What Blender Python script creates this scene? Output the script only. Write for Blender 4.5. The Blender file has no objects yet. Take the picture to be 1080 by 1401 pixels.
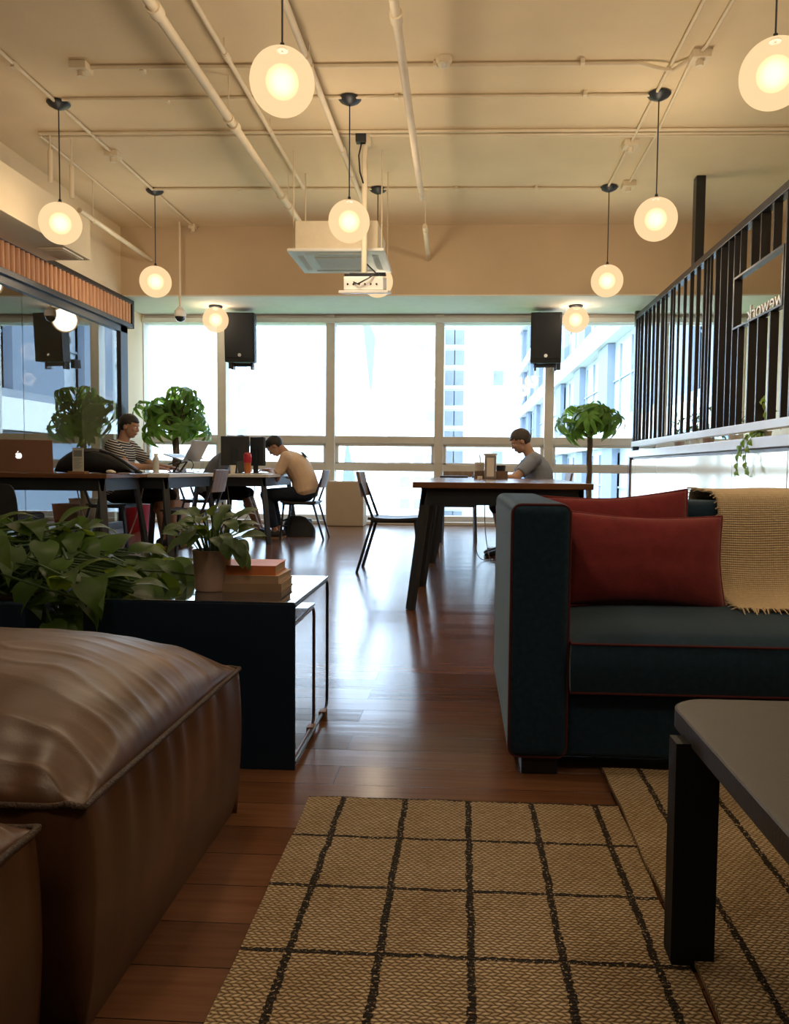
import bpy, bmesh, math, random
from mathutils import Vector, Matrix, Euler, Quaternion, noise
PI = math.pi
S = bpy.context.scene
COL = S.collection
rnd = random.Random(7)

# ------------------------------------------------------------------ helpers
def V(*a): return Vector(a)

class MB:
    """collects shapes in one bmesh"""
    def __init__(s): s.b = bmesh.new()
    def box(s, lo, hi, bev=0.0, seg=2, M=None):
        t = bmesh.new()
        bmesh.ops.create_cube(t, size=1.0)
        for v in t.verts:
            v.co = Vector([lo[i] + (v.co[i] + .5) * (hi[i] - lo[i]) for i in range(3)])
        if bev > 0:
            bmesh.ops.bevel(t, geom=t.edges[:], offset=bev, segments=seg, affect='EDGES', profile=.5)
        return s.merge(t, M)
    def merge(s, t, M=None):
        if M is not None: t.transform(M)
        me = bpy.data.meshes.new('tmp'); t.to_mesh(me); t.free()
        s.b.from_mesh(me); bpy.data.meshes.remove(me)
        return s
    def bar(s, p, q, w, d, bev=0.0, up=(0, 0, 1)):
        """rectangular bar from p to q, w along the side axis, d along the other"""
        p, q = Vector(p), Vector(q); z = (q - p); L = z.length; z.normalize()
        x = Vector(up).cross(z)
        if x.length < 1e-4: x = Vector((1, 0, 0))
        x.normalize(); y = z.cross(x)
        M = Matrix((x, y, z)).transposed().to_4x4(); M.translation = p
        return s.box((-w/2, -d/2, 0), (w/2, d/2, L), bev, 2, M)
    def cyl(s, p, q, r, r2=None, n=14, cap=True):
        p, q = Vector(p), Vector(q); z = q - p; L = z.length
        if L < 1e-6: return s
        t = bmesh.new()
        bmesh.ops.create_cone(t, cap_ends=cap, segments=n, radius1=r, radius2=r if r2 is None else r2, depth=L)
        M = z.to_track_quat('Z', 'Y').to_matrix().to_4x4(); M.translation = (p + q) / 2
        return s.merge(t, M)
    def ball(s, c, r, n=16, sc=(1, 1, 1), R=None):
        t = bmesh.new(); bmesh.ops.create_uvsphere(t, u_segments=n, v_segments=max(6, n*2//3), radius=1.0)
        M = Matrix.Translation(c) @ (R.to_4x4() if R else Matrix.Identity(4)) @ Matrix.Diagonal((r*sc[0], r*sc[1], r*sc[2], 1))
        return s.merge(t, M)
    def cap(s, p, q, r, r2, n=14):
        s.cyl(p, q, r, r2, n); s.ball(p, r, n); s.ball(q, r2, n); return s
    def lathe(s, prof, n=32, c=(0, 0, 0)):
        t = bmesh.new(); rings = []
        for r, z in prof:
            if r < 1e-5: rings.append([t.verts.new((c[0], c[1], c[2]+z))])
            else: rings.append([t.verts.new((c[0]+r*math.cos(2*PI*k/n), c[1]+r*math.sin(2*PI*k/n), c[2]+z)) for k in range(n)])
        for a, b in zip(rings, rings[1:]):
            for k in range(n):
                k2 = (k+1) % n
                f = [a[k % len(a)], a[k2 % len(a)], b[k2 % len(b)], b[k % len(b)]]
                u = []
                for v in f:
                    if v not in u: u.append(v)
                if len(u) > 2:
                    try: t.faces.new(u)
                    except ValueError: pass
        bmesh.ops.recalc_face_normals(t, faces=t.faces[:])
        return s.merge(t)
    def tube(s, pts, r, n=8, closed=False, radii=None):
        pts = [Vector(p) for p in pts]; t = bmesh.new(); rings = []; m = len(pts); ref = None
        for i, p in enumerate(pts):
            a = pts[(i-1) % m] if (closed or i > 0) else p
            b = pts[(i+1) % m] if (closed or i < m-1) else p
            d = (b - a).normalized()
            if ref is None:
                ref = d.orthogonal().normalized()
            x = (ref - d * ref.dot(d))
            if x.length < 1e-5: x = d.orthogonal()
            x.normalize(); ref = x; y = d.cross(x)
            rr = radii[i] if radii else r
            rings.append([t.verts.new(p + rr*(x*math.cos(2*PI*k/n) + y*math.sin(2*PI*k/n))) for k in range(n)])
        for i in range(m if closed else m-1):
            a, b = rings[i], rings[(i+1) % m]
            for k in range(n): t.faces.new((a[k], a[(k+1) % n], b[(k+1) % n], b[k]))
        if not closed:
            t.faces.new(list(reversed(rings[0]))); t.faces.new(rings[-1])
        return s.merge(t)
    def loft(s, rings):
        """rings: lists of points, same count, closed loops"""
        t = bmesh.new(); R = [[t.verts.new(p) for p in r] for r in rings]
        n = len(R[0])
        for a, b in zip(R, R[1:]):
            for k in range(n): t.faces.new((a[k], a[(k+1) % n], b[(k+1) % n], b[k]))
        t.faces.new(list(reversed(R[0]))); t.faces.new(R[-1])
        bmesh.ops.recalc_face_normals(t, faces=t.faces[:])
        return s.merge(t)
    def prism(s, poly, z0, z1, bev=0.0, M=None):
        t = bmesh.new(); vs = [t.verts.new((x, y, z0)) for x, y in poly]
        f = t.faces.new(vs); r = bmesh.ops.extrude_face_region(t, geom=[f])
        for e in r['geom']:
            if isinstance(e, bmesh.types.BMVert): e.co.z = z1
        bmesh.ops.recalc_face_normals(t, faces=t.faces[:])
        if bev: bmesh.ops.bevel(t, geom=[e for e in t.edges if abs(e.verts[0].co.z-e.verts[1].co.z) < 1e-6], offset=bev, segments=2, affect='EDGES', profile=.5)
        return s.merge(t, M)
    def grid(s, fn, nu, nv, closed_v=False):
        t = bmesh.new()
        g = [[t.verts.new(fn(i/nu, j/nv)) for j in range(nv + (0 if closed_v else 1))] for i in range(nu+1)]
        for i in range(nu):
            for j in range(nv):
                j2 = (j+1) % len(g[0])
                t.faces.new((g[i][j], g[i+1][j], g[i+1][j2], g[i][j2]))
        return s.merge(t)

def smooth_mesh(me, ang=40):
    for p in me.polygons: p.use_smooth = True
    try: me.set_sharp_from_angle(angle=math.radians(ang))
    except Exception: pass

def obj(name, mb, m, parent=None, smooth=True, ang=40):
    me = bpy.data.meshes.new(name)
    if isinstance(mb, MB): mb.b.to_mesh(me); mb.b.free()
    else: me = mb
    o = bpy.data.objects.new(name, me); COL.objects.link(o)
    for k in (m if isinstance(m, (list, tuple)) else [m]): me.materials.append(k)
    if smooth:
        smooth_mesh(me, ang)
        if ang < 100 and len(me.polygons) < 4000:
            wn = o.modifiers.new('weighted_normal', 'WEIGHTED_NORMAL'); wn.keep_sharp = True; wn.weight = 60
    if parent is not None: o.parent = parent
    return o

def tag(o, label, cat, group=None, kind=None):
    o['label'] = label
    if cat: o['category'] = cat
    if group: o['group'] = group
    if kind: o['kind'] = kind
    return o

def thing(name, label, cat, loc=(0, 0, 0), rz=0, group=None, rot=None):
    o = bpy.data.objects.new(name, None); COL.objects.link(o)
    o.empty_display_size = .1
    o.location = loc; o.rotation_euler = rot if rot else (0, 0, rz)
    return tag(o, label, cat, group)

def struct(name, mb, m, parent=None, label=None, **k):
    o = obj(name, mb, m, parent, **k)
    if parent is None:
        o['kind'] = 'structure'
        if label: o['label'] = label
    return o

def copy_tree(o, parent=None):
    c = o.copy(); COL.objects.link(c)
    if parent is not None: c.parent = parent
    for ch in list(o.children): copy_tree(ch, c)
    return c

def dup(o, loc, rz=0, label=None, group=None):
    c = copy_tree(o); c.location = loc; c.rotation_euler = (0, 0, rz)
    if label: c['label'] = label
    if group: c['group'] = group
    return c

def baked(mb, mods):
    """evaluate modifiers on a mesh and return the result"""
    me = bpy.data.meshes.new('t'); mb.b.to_mesh(me); mb.b.free()
    o = bpy.data.objects.new('t', me); COL.objects.link(o)
    for typ, kw in mods:
        m = o.modifiers.new('m', typ)
        for k, v in kw.items(): setattr(m, k, v)
    bpy.context.view_layer.update()
    dg = bpy.context.evaluated_depsgraph_get()
    r = bpy.data.meshes.new_from_object(o.evaluated_get(dg))
    bpy.data.objects.remove(o); bpy.data.meshes.remove(me)
    r.materials.clear()
    return r

def remesh(mb, vox=.008, it=4, fac=.5):
    return baked(mb, [('REMESH', dict(mode='VOXEL', voxel_size=vox)), ('SMOOTH', dict(factor=fac, iterations=it))])

# ------------------------------------------------------------------ materials
class N:
    def __init__(s, name):
        s.m = bpy.data.materials.new(name); s.m.use_nodes = True
        s.t = s.m.node_tree; s.t.nodes.clear()
        s.out = s.n('ShaderNodeOutputMaterial')
    def n(s, typ, ins=None, **kw):
        x = s.t.nodes.new(typ)
        for k, v in kw.items(): setattr(x, k, v)
        for k, v in (ins or {}).items():
            if hasattr(v, 'is_output'): s.t.links.new(v, x.inputs[k])
            else: x.inputs[k].default_value = v
        return x
    def math(s, op, a, b=0.0, clamp=False):
        x = s.n('ShaderNodeMath', {0: a, 1: b}, operation=op); x.use_clamp = clamp; return x.outputs[0]
    def mix(s, f, a, b, mode='MIX'):
        x = s.n('ShaderNodeMix', data_type='RGBA', blend_type=mode)
        for i, v in ((0, f), (6, a), (7, b)):
            if hasattr(v, 'is_output'): s.t.links.new(v, x.inputs[i])
            else: x.inputs[i].default_value = v
        return x.outputs[2]
    def coord(s, kind='Object', scale=(1, 1, 1), rot=(0, 0, 0), loc=(0, 0, 0)):
        c = s.n('ShaderNodeTexCoord')
        return s.n('ShaderNodeMapping', {0: c.outputs[kind], 1: loc, 2: rot, 3: scale}).outputs[0]
    def noise(s, vec, scale=5, det=3, rough=.55):
        return s.n('ShaderNodeTexNoise', {'Vector': vec, 'Scale': scale, 'Detail': det, 'Roughness': rough}).outputs[0]
    def ramp(s, f, stops):
        r = s.n('ShaderNodeValToRGB', {0: f}); e = r.color_ramp.elements
        while len(e) < len(stops): e.new(.5)
        for i, (p, c) in enumerate(stops): e[i].position = p; e[i].color = c
        return r.outputs[0]
    def bump(s, h, st=.3, dist=.01, nrm=None):
        d = {'Height': h, 'Strength': st, 'Distance': dist}
        if nrm is not None: d['Normal'] = nrm
        return s.n('ShaderNodeBump', d).outputs[0]
    def bsdf(s, col, rough=.5, metal=0, spec=.5, nrm=None, **kw):
        d = {'Base Color': col, 'Roughness': rough, 'Metallic': metal, 'Specular IOR Level': spec}
        if nrm is not None: d['Normal'] = nrm
        d.update(kw)
        b = s.n('ShaderNodeBsdfPrincipled', d)
        s.t.links.new(b.outputs[0], s.out.inputs[0]); return b

def c4(c): return (c[0], c[1], c[2], 1)

def mat(name, col, rough=.5, metal=0, spec=.5, var=.12, vs=6, bump=0, bs=40, bd=.005, stretch=(1, 1, 1), kw=None):
    m = N(name); v = m.coord(scale=stretch)
    n = m.noise(v, vs, 4)
    a = [c*(1-var) for c in col]; b = [min(1, c*(1+var)) for c in col]
    cc = m.ramp(n, [(.3, c4(a)), (.7, c4(b))])
    nr = m.bump(m.noise(v, bs, 3), bump, bd) if bump else None
    rr = m.math('ADD', m.math('MULTIPLY', n, .12*rough), rough*.94)
    m.bsdf(cc, rr, metal, spec, nr, **(kw or {}))
    return m.m

def emit(name, col, st):
    m = N(name); e = m.n('ShaderNodeEmission', {0: c4(col), 1: st}); m.t.links.new(e.outputs[0], m.out.inputs[0]); return m.m

def glass(name, tint=(1, 1, 1), ior=1.5, rough=0.0, gcol=(1, 1, 1)):
    m = N(name)
    tr = m.n('ShaderNodeBsdfTransparent', {0: c4(tint)}); gl = m.n('ShaderNodeBsdfGlossy', {0: c4(gcol), 'Roughness': rough})
    fr = m.n('ShaderNodeFresnel', {0: ior}); ge = m.n('ShaderNodeNewGeometry')
    f = m.math('MULTIPLY', fr.outputs[0], m.math('SUBTRACT', 1.0, ge.outputs['Backfacing']))
    mx = m.n('ShaderNodeMixShader', {0: f, 1: tr.outputs[0], 2: gl.outputs[0]})
    m.t.links.new(mx.outputs[0], m.out.inputs[0]); return m.m

def wood(name, c1, c2, rough=.35, axis=0, scale=1.0, spec=.5, bump=.1):
    m = N(name); sc = [14*scale]*3; sc[axis] = 1.2*scale
    v = m.coord(scale=sc); n = m.noise(v, 2.2, 6, .65); n2 = m.noise(m.coord(), 1.2, 2)
    cc = m.ramp(m.math('ADD', m.math('MULTIPLY', n, .8), m.math('MULTIPLY', n2, .2)), [(.35, c4(c1)), (.65, c4(c2))])
    m.bsdf(cc, rough, 0, spec, m.bump(n, bump, .004)); return m.m

M = {}
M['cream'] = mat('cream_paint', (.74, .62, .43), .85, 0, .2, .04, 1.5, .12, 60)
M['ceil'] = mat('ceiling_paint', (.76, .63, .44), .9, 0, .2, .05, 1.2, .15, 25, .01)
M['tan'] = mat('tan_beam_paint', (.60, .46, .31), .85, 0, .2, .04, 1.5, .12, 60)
M['darkwall'] = mat('dim_rear_wall', (.05, .06, .075), .85, 0, .2, .05)  # dark colour stands in for a dim room in the reflections
M['pipe'] = mat('pipe_paint', (.74, .64, .48), .55, 0, .4, .05)
M['white'] = mat('white_paint', (.78, .77, .73), .5, 0, .4, .03)
M['soffit'] = mat('soffit_paint', (.74, .73, .66), .8, 0, .2, .03)
M['frame'] = mat('window_frame_paint', (.72, .68, .61), .4, 0, .5, .04)
M['black'] = mat('black_steel', (.012, .013, .016), .35, .0, .5, .15)
M['steel'] = mat('dark_table_steel', (.020, .026, .034), .38, 0, .5, .15)
M['navy'] = mat('navy_lacquer', (.005, .017, .042), .06, 0, .6, .08, kw={'Coat Weight': 1.0, 'Coat Roughness': .04, 'Coat IOR': 1.7})
M['navy_satin'] = mat('navy_satin_side', (.006, .019, .044), .4, 0, .35, .06)
M['canopy'] = mat('canopy_metal', (.03, .035, .045), .4, .3, .5, .1)
M['pane'] = glass('window_glass', (.97, .985, .99), 1.45)
M['pglass'] = glass('partition_glass', (.82, .88, .88), 3.0)
M['acr'] = glass('acrylic', (.93, .95, .95), 1.45)
M['fabric_navy'] = mat('navy_fabric', (.010, .030, .056), .9, 0, .2, .2, 60, .5, 500, .002, kw={'Sheen Weight': .42, 'Sheen Roughness': .38, 'Sheen Tint': (.62, .84, 1, 1)})
M['piping'] = mat('red_piping', (.085, .020, .024), .8, 0, .2)
M['red'] = mat('rust_red_fabric', (.19, .027, .030), .95, 0, .15, .15, 25, .5, 350, .002, kw={'Sheen Weight': .2})
M['wood_table'] = wood('table_walnut', (.13, .06, .03), (.22, .10, .05), .16, bump=.03)
M['white_top'] = mat('white_laminate', (.74, .73, .70), .2, 0, .5, .03)
M['chairwood'] = wood('chair_ply', (.16, .10, .07), (.24, .16, .11), .45, 2)
M['chairseat'] = mat('chair_dark_seat', (.035, .033, .034), .45)
M['leaf'] = None
M['terracotta'] = mat('stoneware', (.46, .33, .28), .75, 0, .3, .06, 8, .1, 60)
M['soil'] = mat('soil', (.03, .022, .016), .95, 0, .1, .3, 40, .8, 60, .01)
M['trunk'] = mat('bark', (.14, .10, .065), .9, 0, .2, .3, 15, .6, 30, .01, (1, 1, .3))
M['skin'] = mat('skin', (.42, .235, .155), .5, 0, .35, .06, 9, kw={'Subsurface Weight': .08, 'Subsurface Radius': (.02, .01, .006)})
M['skin_pale'] = mat('skin_light', (.50, .30, .21), .5, 0, .35, .06, 9)
M['hair'] = mat('black_hair', (.014, .012, .011), .5, 0, .4, .3, 80, .6, 200, .003)
M['hair_grey'] = mat('grey_hair', (.07, .06, .055), .6, 0, .3, .3, 80, .6, 200, .003)
M['denim'] = mat('dark_jeans', (.020, .028, .045), .85, 0, .2, .2, 30, .3, 300, .002)
M['shorts'] = mat('black_shorts', (.018, .019, .023), .9, 0, .2)
M['tee_grey'] = mat('blue_grey_tee', (.27, .31, .39), .9, 0, .2, .1, 12)
M['tee_beige'] = mat('beige_tee', (.68, .51, .36), .9, 0, .2, .06, 12)
M['tee_slate'] = mat('slate_tee', (.19, .215, .27), .9, 0, .2, .1, 12)
M['ink'] = mat('dark_print', (.05, .05, .06), .8)
M['shoe'] = mat('dark_shoe', (.03, .03, .033), .6)
M['sole'] = mat('tan_sole', (.30, .19, .11), .7)
M['bag'] = mat('black_nylon', (.014, .018, .022), .55, 0, .4, .2, 20, .3, 120, .003)
M['screen_back'] = mat('monitor_plastic', (.030, .033, .036), .4)
M['alu'] = mat('aluminium', (.55, .56, .57), .3, .9, .5, .03)
M['copper'] = mat('bronze_shell', (.34, .20, .145), .42, .3, .5, .03)
M['logo'] = emit('logo_light', (1, .92, .86), 1.1)
M['paper'] = mat('paper', (.80, .78, .73), .8, 0, .2, .03)
M['pages'] = mat('page_edges', (.52, .40, .28), .9, 0, .1, .25, 3, .4, 300, .003, (1, 1, 40))
M['orange_cover'] = mat('orange_cover', (.62, .20, .075), .5)
M['tan_cover'] = mat('tan_cover', (.44, .30, .20), .6)
M['brown_cover'] = mat('brown_cover', (.36, .24, .15), .6)
M['red_plastic'] = mat('red_plastic', (.55, .03, .05), .25, kw={'Transmission Weight': .2})
M['red_bin'] = mat('red_bin', (.42, .02, .045), .5)
M['tea'] = mat('amber_drink', (.45, .14, .03), .2)
M['card'] = mat('beige_cabinet', (.55, .45, .33), .7, 0, .3, .03)
M['grey_text'] = mat('grey_print', (.30, .31, .31), .8)
M['rubber'] = mat('rubber', (.01, .01, .01), .7)
M['wire_brown'] = mat('brown_wire', (.10, .045, .035), .35)
M['wire_black'] = mat('black_wire', (.012, .018, .028), .35)
M['glow_cord'] = mat('cable_white', (.55, .55, .53), .5)
M['woodfoot'] = wood('foot_wood', (.20, .10, .05), (.32, .17, .09), .5)
M['letter'] = mat('brushed_letter', (.55, .50, .42), .35, .5, .5, .05)
M['speaker'] = mat('speaker_shell', (.012, .014, .018), .6, 0, .4, .1, 60, .3, 300, .002)
M['mesh_grille'] = mat('speaker_grille', (.012, .014, .018), .65, .0, .5, .3, 300, .5, 700, .002)
M['domeglass'] = mat('dome_smoke', (.03, .03, .035), .06)

def leaf_mat(name, c1, c2, trans=.45):
    m = N(name); n = m.noise(m.coord(), 9, 3)
    cc = m.ramp(n, [(.3, c4(c1)), (.7, c4(c2))])
    b = m.n('ShaderNodeBsdfPrincipled', {'Base Color': cc, 'Roughness': .42, 'Specular IOR Level': .35})
    t = m.n('ShaderNodeBsdfTranslucent', {0: m.mix(.5, cc, (.45, .62, .05, 1))})
    mx = m.n('ShaderNodeMixShader', {0: trans, 1: b.outputs[0], 2: t.outputs[0]})
    m.t.links.new(mx.outputs[0], m.out.inputs[0]); return m.m
M['leaf'] = leaf_mat('pothos_leaf', (.022, .062, .012), (.055, .12, .018), .34)
M['leaf_dark'] = leaf_mat('dark_leaf', (.035, .075, .035), (.07, .13, .05), .25)
M['leaf_tree'] = leaf_mat('tree_leaf', (.05, .14, .03), (.13, .27, .05), .42)
M['leaf_bright'] = leaf_mat('bright_leaf', (.20, .36, .05), (.34, .50, .08), .5)

def floor_mat():
    m = N('plank_floor'); v = m.coord(loc=(3, 0.04, 0))
    def brick(a, b, mo, ms):
        return m.n('ShaderNodeTexBrick', {'Vector': v, 'Color1': a, 'Color2': b, 'Mortar': mo, 'Scale': 1.0, 'Mortar Size': ms, 'Mortar Smooth': .1, 'Bias': 0.0, 'Brick Width': 1.7, 'Row Height': .128}, offset=.43, offset_frequency=2, squash=1.0)
    bk = brick((0, 0, 0, 1), (1, 1, 1, 1), (.5, .5, .5, 1), .0012)
    tone = bk.outputs[0]
    g = m.noise(m.coord(scale=(1.5, 26, 1)), 2.0, 6, .65)
    cc = m.ramp(m.math('ADD', m.math('MULTIPLY', tone, .34), m.math('MULTIPLY', g, .66)), [(.2, (.085, .036, .018, 1)), (.5, (.135, .060, .030, 1)), (.8, (.20, .092, .046, 1))])
    cc = m.mix(bk.outputs[1], cc, (.02, .009, .005, 1))
    # every plank sits a hair out of level, so the window's reflection breaks from board to board
    tilt = m.n('ShaderNodeCombineXYZ', {0: m.math('MULTIPLY', m.math('SUBTRACT', tone, .5), .007), 1: m.math('MULTIPLY', m.math('SUBTRACT', tone, .5), .016), 2: 0.0}).outputs[0]
    ge = m.n('ShaderNodeNewGeometry')
    nv = m.n('ShaderNodeVectorMath', {0: ge.outputs['Normal'], 1: tilt}, operation='ADD').outputs[0]
    wav = m.noise(m.coord(scale=(.6, 9, 1)), 1.5, 2)
    h = m.math('SUBTRACT', m.math('ADD', m.math('MULTIPLY', g, .10), m.math('MULTIPLY', wav, .5)), m.math('MULTIPLY', bk.outputs[1], 1.0))
    nb = m.bump(h, .28, .004, nv)
    r = m.math('ADD', m.math('MULTIPLY', g, .08), .135)
    m.bsdf(cc, r, 0, .20, nb)
    return m.m
M['floor'] = floor_mat()

def rug_mat(name, xs, x0, ys, y0, trans=True):
    """braided jute with a grid of thin black yarns"""
    m = N(name); c = m.coord()
    wob = m.noise(c, 14, 2)
    wob = m.math('ADD', m.math('MULTIPLY', m.math('SUBTRACT', wob, .5), .011), m.math('MULTIPLY', m.math('SUBTRACT', m.noise(c, 130, 2), .5), .011))
    sx = m.n('ShaderNodeSeparateXYZ', {0: c}); X, Y = sx.outputs[0], sx.outputs[1]
    # braid: rows across, alternately offset grains
    row = .0078
    ry = m.math('DIVIDE', m.math('ADD', Y, m.math('MULTIPLY', wob, .35)), row)
    fl = m.math('FLOOR', ry)
    fy = m.math('SUBTRACT', m.math('FRACT', ry), .5)
    odd = m.math('MODULO', fl, 2.0)
    shx = m.math('ADD', m.math('DIVIDE', X, .0135), m.math('MULTIPLY', odd, .5))
    shx = m.math('ADD', shx, m.math('MULTIPLY', fy, m.math('SUBTRACT', m.math('MULTIPLY', odd, 1.1), .55)))
    shx = m.math('ADD', shx, m.math('MULTIPLY', m.math('SUBTRACT', m.noise(c, 14, 2), .5), .36))
    fx = m.math('SUBTRACT', m.math('FRACT', shx), .5)
    hx = m.math('SUBTRACT', 1.0, m.math('MULTIPLY', m.math('MULTIPLY', fx, fx), 4.0))
    hy = m.math('SUBTRACT', 1.0, m.math('MULTIPLY', m.math('MULTIPLY', fy, fy), 4.0))
    h = m.math('MULTIPLY', m.math('POWER', hx, .85), m.math('POWER', hy, .85))
    fib = m.noise(m.coord(scale=(1, 1, 1)), 420, 2)
    big = m.noise(c, 6, 3)
    hh = m.math('ADD', h, m.math('MULTIPLY', fib, .25))
    mottl = m.noise(m.coord(scale=(60, 90, 1)), 1.0, 2)
    cc = m.ramp(m.math('ADD', m.math('MULTIPLY', mottl, .6), m.math('MULTIPLY', big, .4)), [(.3, (.38, .27, .15, 1)), (.5, (.58, .45, .28, 1)), (.72, (.76, .62, .43, 1))])
    cc = m.mix(m.math('SUBTRACT', 1.0, h, True), cc, (.09, .05, .022, 1))
    def line(P, sp, o, w):
        d = m.math('ABSOLUTE', m.math('SUBTRACT', m.math('FRACT', m.math('ADD', m.math('DIVIDE', m.math('ADD', P, m.math('SUBTRACT', wob, o)), sp), .5)), .5))
        return m.math('LESS_THAN', d, w/sp/2)
    ln = line(X, xs, x0, .014)
    if trans:
        ln = m.math('MAXIMUM', ln, line(Y, ys, y0, .0105))
    brk = m.math('GREATER_THAN', m.noise(c, 170, 1), .37)
    cc = m.mix(m.math('MULTIPLY', ln, m.math('MULTIPLY', brk, .94)), cc, (.012, .011, .012, 1))
    m.bsdf(cc, .95, 0, .12, m.bump(hh, .8, .004))
    return m.m
M['rug'] = rug_mat('jute_grid_rug', .1565, .027, .2095, 1.277)
M['rug_b'] = rug_mat('jute_striped_rug', .1565, .027, .2095, 1.277, False)

def leather_mat():
    m = N('brown_leather'); c = m.coord()
    n = m.noise(c, 3.0, 4); n2 = m.noise(c, 11, 4, .6)
    cc = m.ramp(m.math('ADD', m.math('MULTIPLY', n, .7), m.math('MULTIPLY', n2, .3)), [(.3, (.042, .019, .010, 1)), (.55, (.085, .038, .018, 1)), (.75, (.155, .074, .034, 1))])
    vo = m.n('ShaderNodeTexVoronoi', {'Vector': c, 'Scale': 260}).outputs[0]
    cre = m.noise(m.coord(scale=(2, 9, 4)), 4, 5, .6)
    h = m.math('ADD', m.math('MULTIPLY', vo, .12), m.math('MULTIPLY', cre, .6))
    m.bsdf(cc, m.math('ADD', m.math('MULTIPLY', n2, .16), .31), 0, .5, m.bump(h, .16, .004))
    return m.m
M['leather'] = leather_mat()

M['seam'] = mat('dark_leather_seam', (.045, .026, .017), .6, 0, .4, .35, 160, .9, 260, .004)

def knit_mat():
    m = N('beige_knit'); c = m.coord()
    w = m.n('ShaderNodeTexWave', {'Vector': m.coord(scale=(1, 1, 1)), 'Scale': 34, 'Distortion': 1.5, 'Detail': 2}, wave_type='BANDS', bands_direction='X')
    sx = m.n('ShaderNodeSeparateXYZ', {0: c})
    t = m.math('ADD', m.math('MULTIPLY', m.math('SINE', m.math('MULTIPLY', sx.outputs[0], 900)), .35), m.math('SINE', m.math('MULTIPLY', m.math('ADD', sx.outputs[2], sx.outputs[1]), 720)))
    h = m.math('ADD', m.math('MULTIPLY', t, .25), m.math('MULTIPLY', m.noise(c, 90, 3), .8))
    cc = m.ramp(h, [(.1, (.48, .37, .23, 1)), (.8, (.70, .57, .39, 1))])
    m.bsdf(cc, .95, 0, .1, m.bump(h, .7, .004)); return m.m
M['knit'] = knit_mat()

def coffee_mat():
    m = N('dark_oak'); g = m.noise(m.coord(scale=(3, 60, 30)), 2, 5, .7); sp = m.noise(m.coord(), 160, 2)
    h = m.math('ADD', m.math('MULTIPLY', g, .6), m.math('MULTIPLY', sp, .4))
    cc = m.ramp(h, [(.35, (.018, .015, .013, 1)), (.65, (.042, .035, .030, 1))])
    m.bsdf(cc, m.math('ADD', m.math('MULTIPLY', h, .2), .36), 0, .5, m.bump(h, .3, .003)); return m.m
M['coffee'] = coffee_mat()
M['coffee_leg'] = mat('ebonised_leg', (.006, .007, .009), .6, 0, .3)

def stripe_mat():
    m = N('striped_jersey'); sx = m.n('ShaderNodeSeparateXYZ', {0: m.coord()})
    t = m.math('ADD', sx.outputs[2], m.math('MULTIPLY', sx.outputs[0], .28))
    f = m.math('LESS_THAN', m.math('FRACT', m.math('DIVIDE', t, .023)), .42)
    m.bsdf(m.mix(f, (.018, .02, .026, 1), (.55, .54, .52, 1)), .9, 0, .2); return m.m
M['stripe'] = stripe_mat()

def flute_mat():
    m = N('fluted_wood'); g = m.noise(m.coord(scale=(8, 8, .8)), 3, 4)
    m.bsdf(m.ramp(g, [(.3, (.52, .26, .14, 1)), (.7, (.72, .40, .22, 1))]), .5, 0, .4); return m.m
M['flute'] = flute_mat()

def panel_mat():
    m = N('glossy_cream_panel'); n = m.noise(m.coord(scale=(1, .9, .15)), .9, 1)
    m.bsdf((.92, .83, .65, 1), .14, .55, .5, None, **{'Coat Weight': .4, 'Coat Roughness': .05, 'Coat IOR': 1.4}); return m.m
M['gpanel'] = panel_mat()
M['ledge'] = mat('white_ledge', (.72, .71, .67), .3, 0, .5, .03)

# outside
M['bwhite'] = mat('pale_concrete', (.78, .78, .77), .9, 0, .2, .05, .1)
M['bgrey'] = mat('tower_window', (.25, .28, .30), .3, 0, .5, .2, .2)
M['bblue'] = mat('curtain_wall', (.085, .14, .20), .25, 0, .4, .15, .08)
M['bfin'] = mat('blue_fin', (.15, .185, .235), .6, 0, .3, .06, .1)
M['bspan'] = mat('pale_spandrel', (.60, .60, .585), .8, 0, .3, .04, .1)
M['bglass2'] = mat('light_glazing', (.36, .40, .43), .25, 0, .4, .2, .2)
M['bmull'] = mat('grey_mullion', (.20, .23, .26), .6)
M['grass'] = mat('lawn', (.16, .24, .07), .95, 0, .1, .3, .08)
M['pave'] = mat('street', (.55, .54, .52), .9, 0, .1, .1, .05)
M['treefar'] = leaf_mat('far_tree_leaf', (.06, .10, .025), (.11, .17, .04), .3)

def glow(name, col, st, f):
    m = N(name)
    e = m.n('ShaderNodeEmission', {0: c4(col), 1: st}); t = m.n('ShaderNodeBsdfTransparent', {0: (1, 1, 1, 1)})
    b = m.n('ShaderNodeMixShader', {0: f, 1: t.outputs[0], 2: e.outputs[0]})
    m.t.links.new(b.outputs[0], m.out.inputs[0]); return m.m
M['globe'] = glow('opal_globe', (1.0, .66, .35), .98, .80)
M['bulb'] = glow('bulb_glow', (1.0, .72, .30), 12.0, .075)

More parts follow.
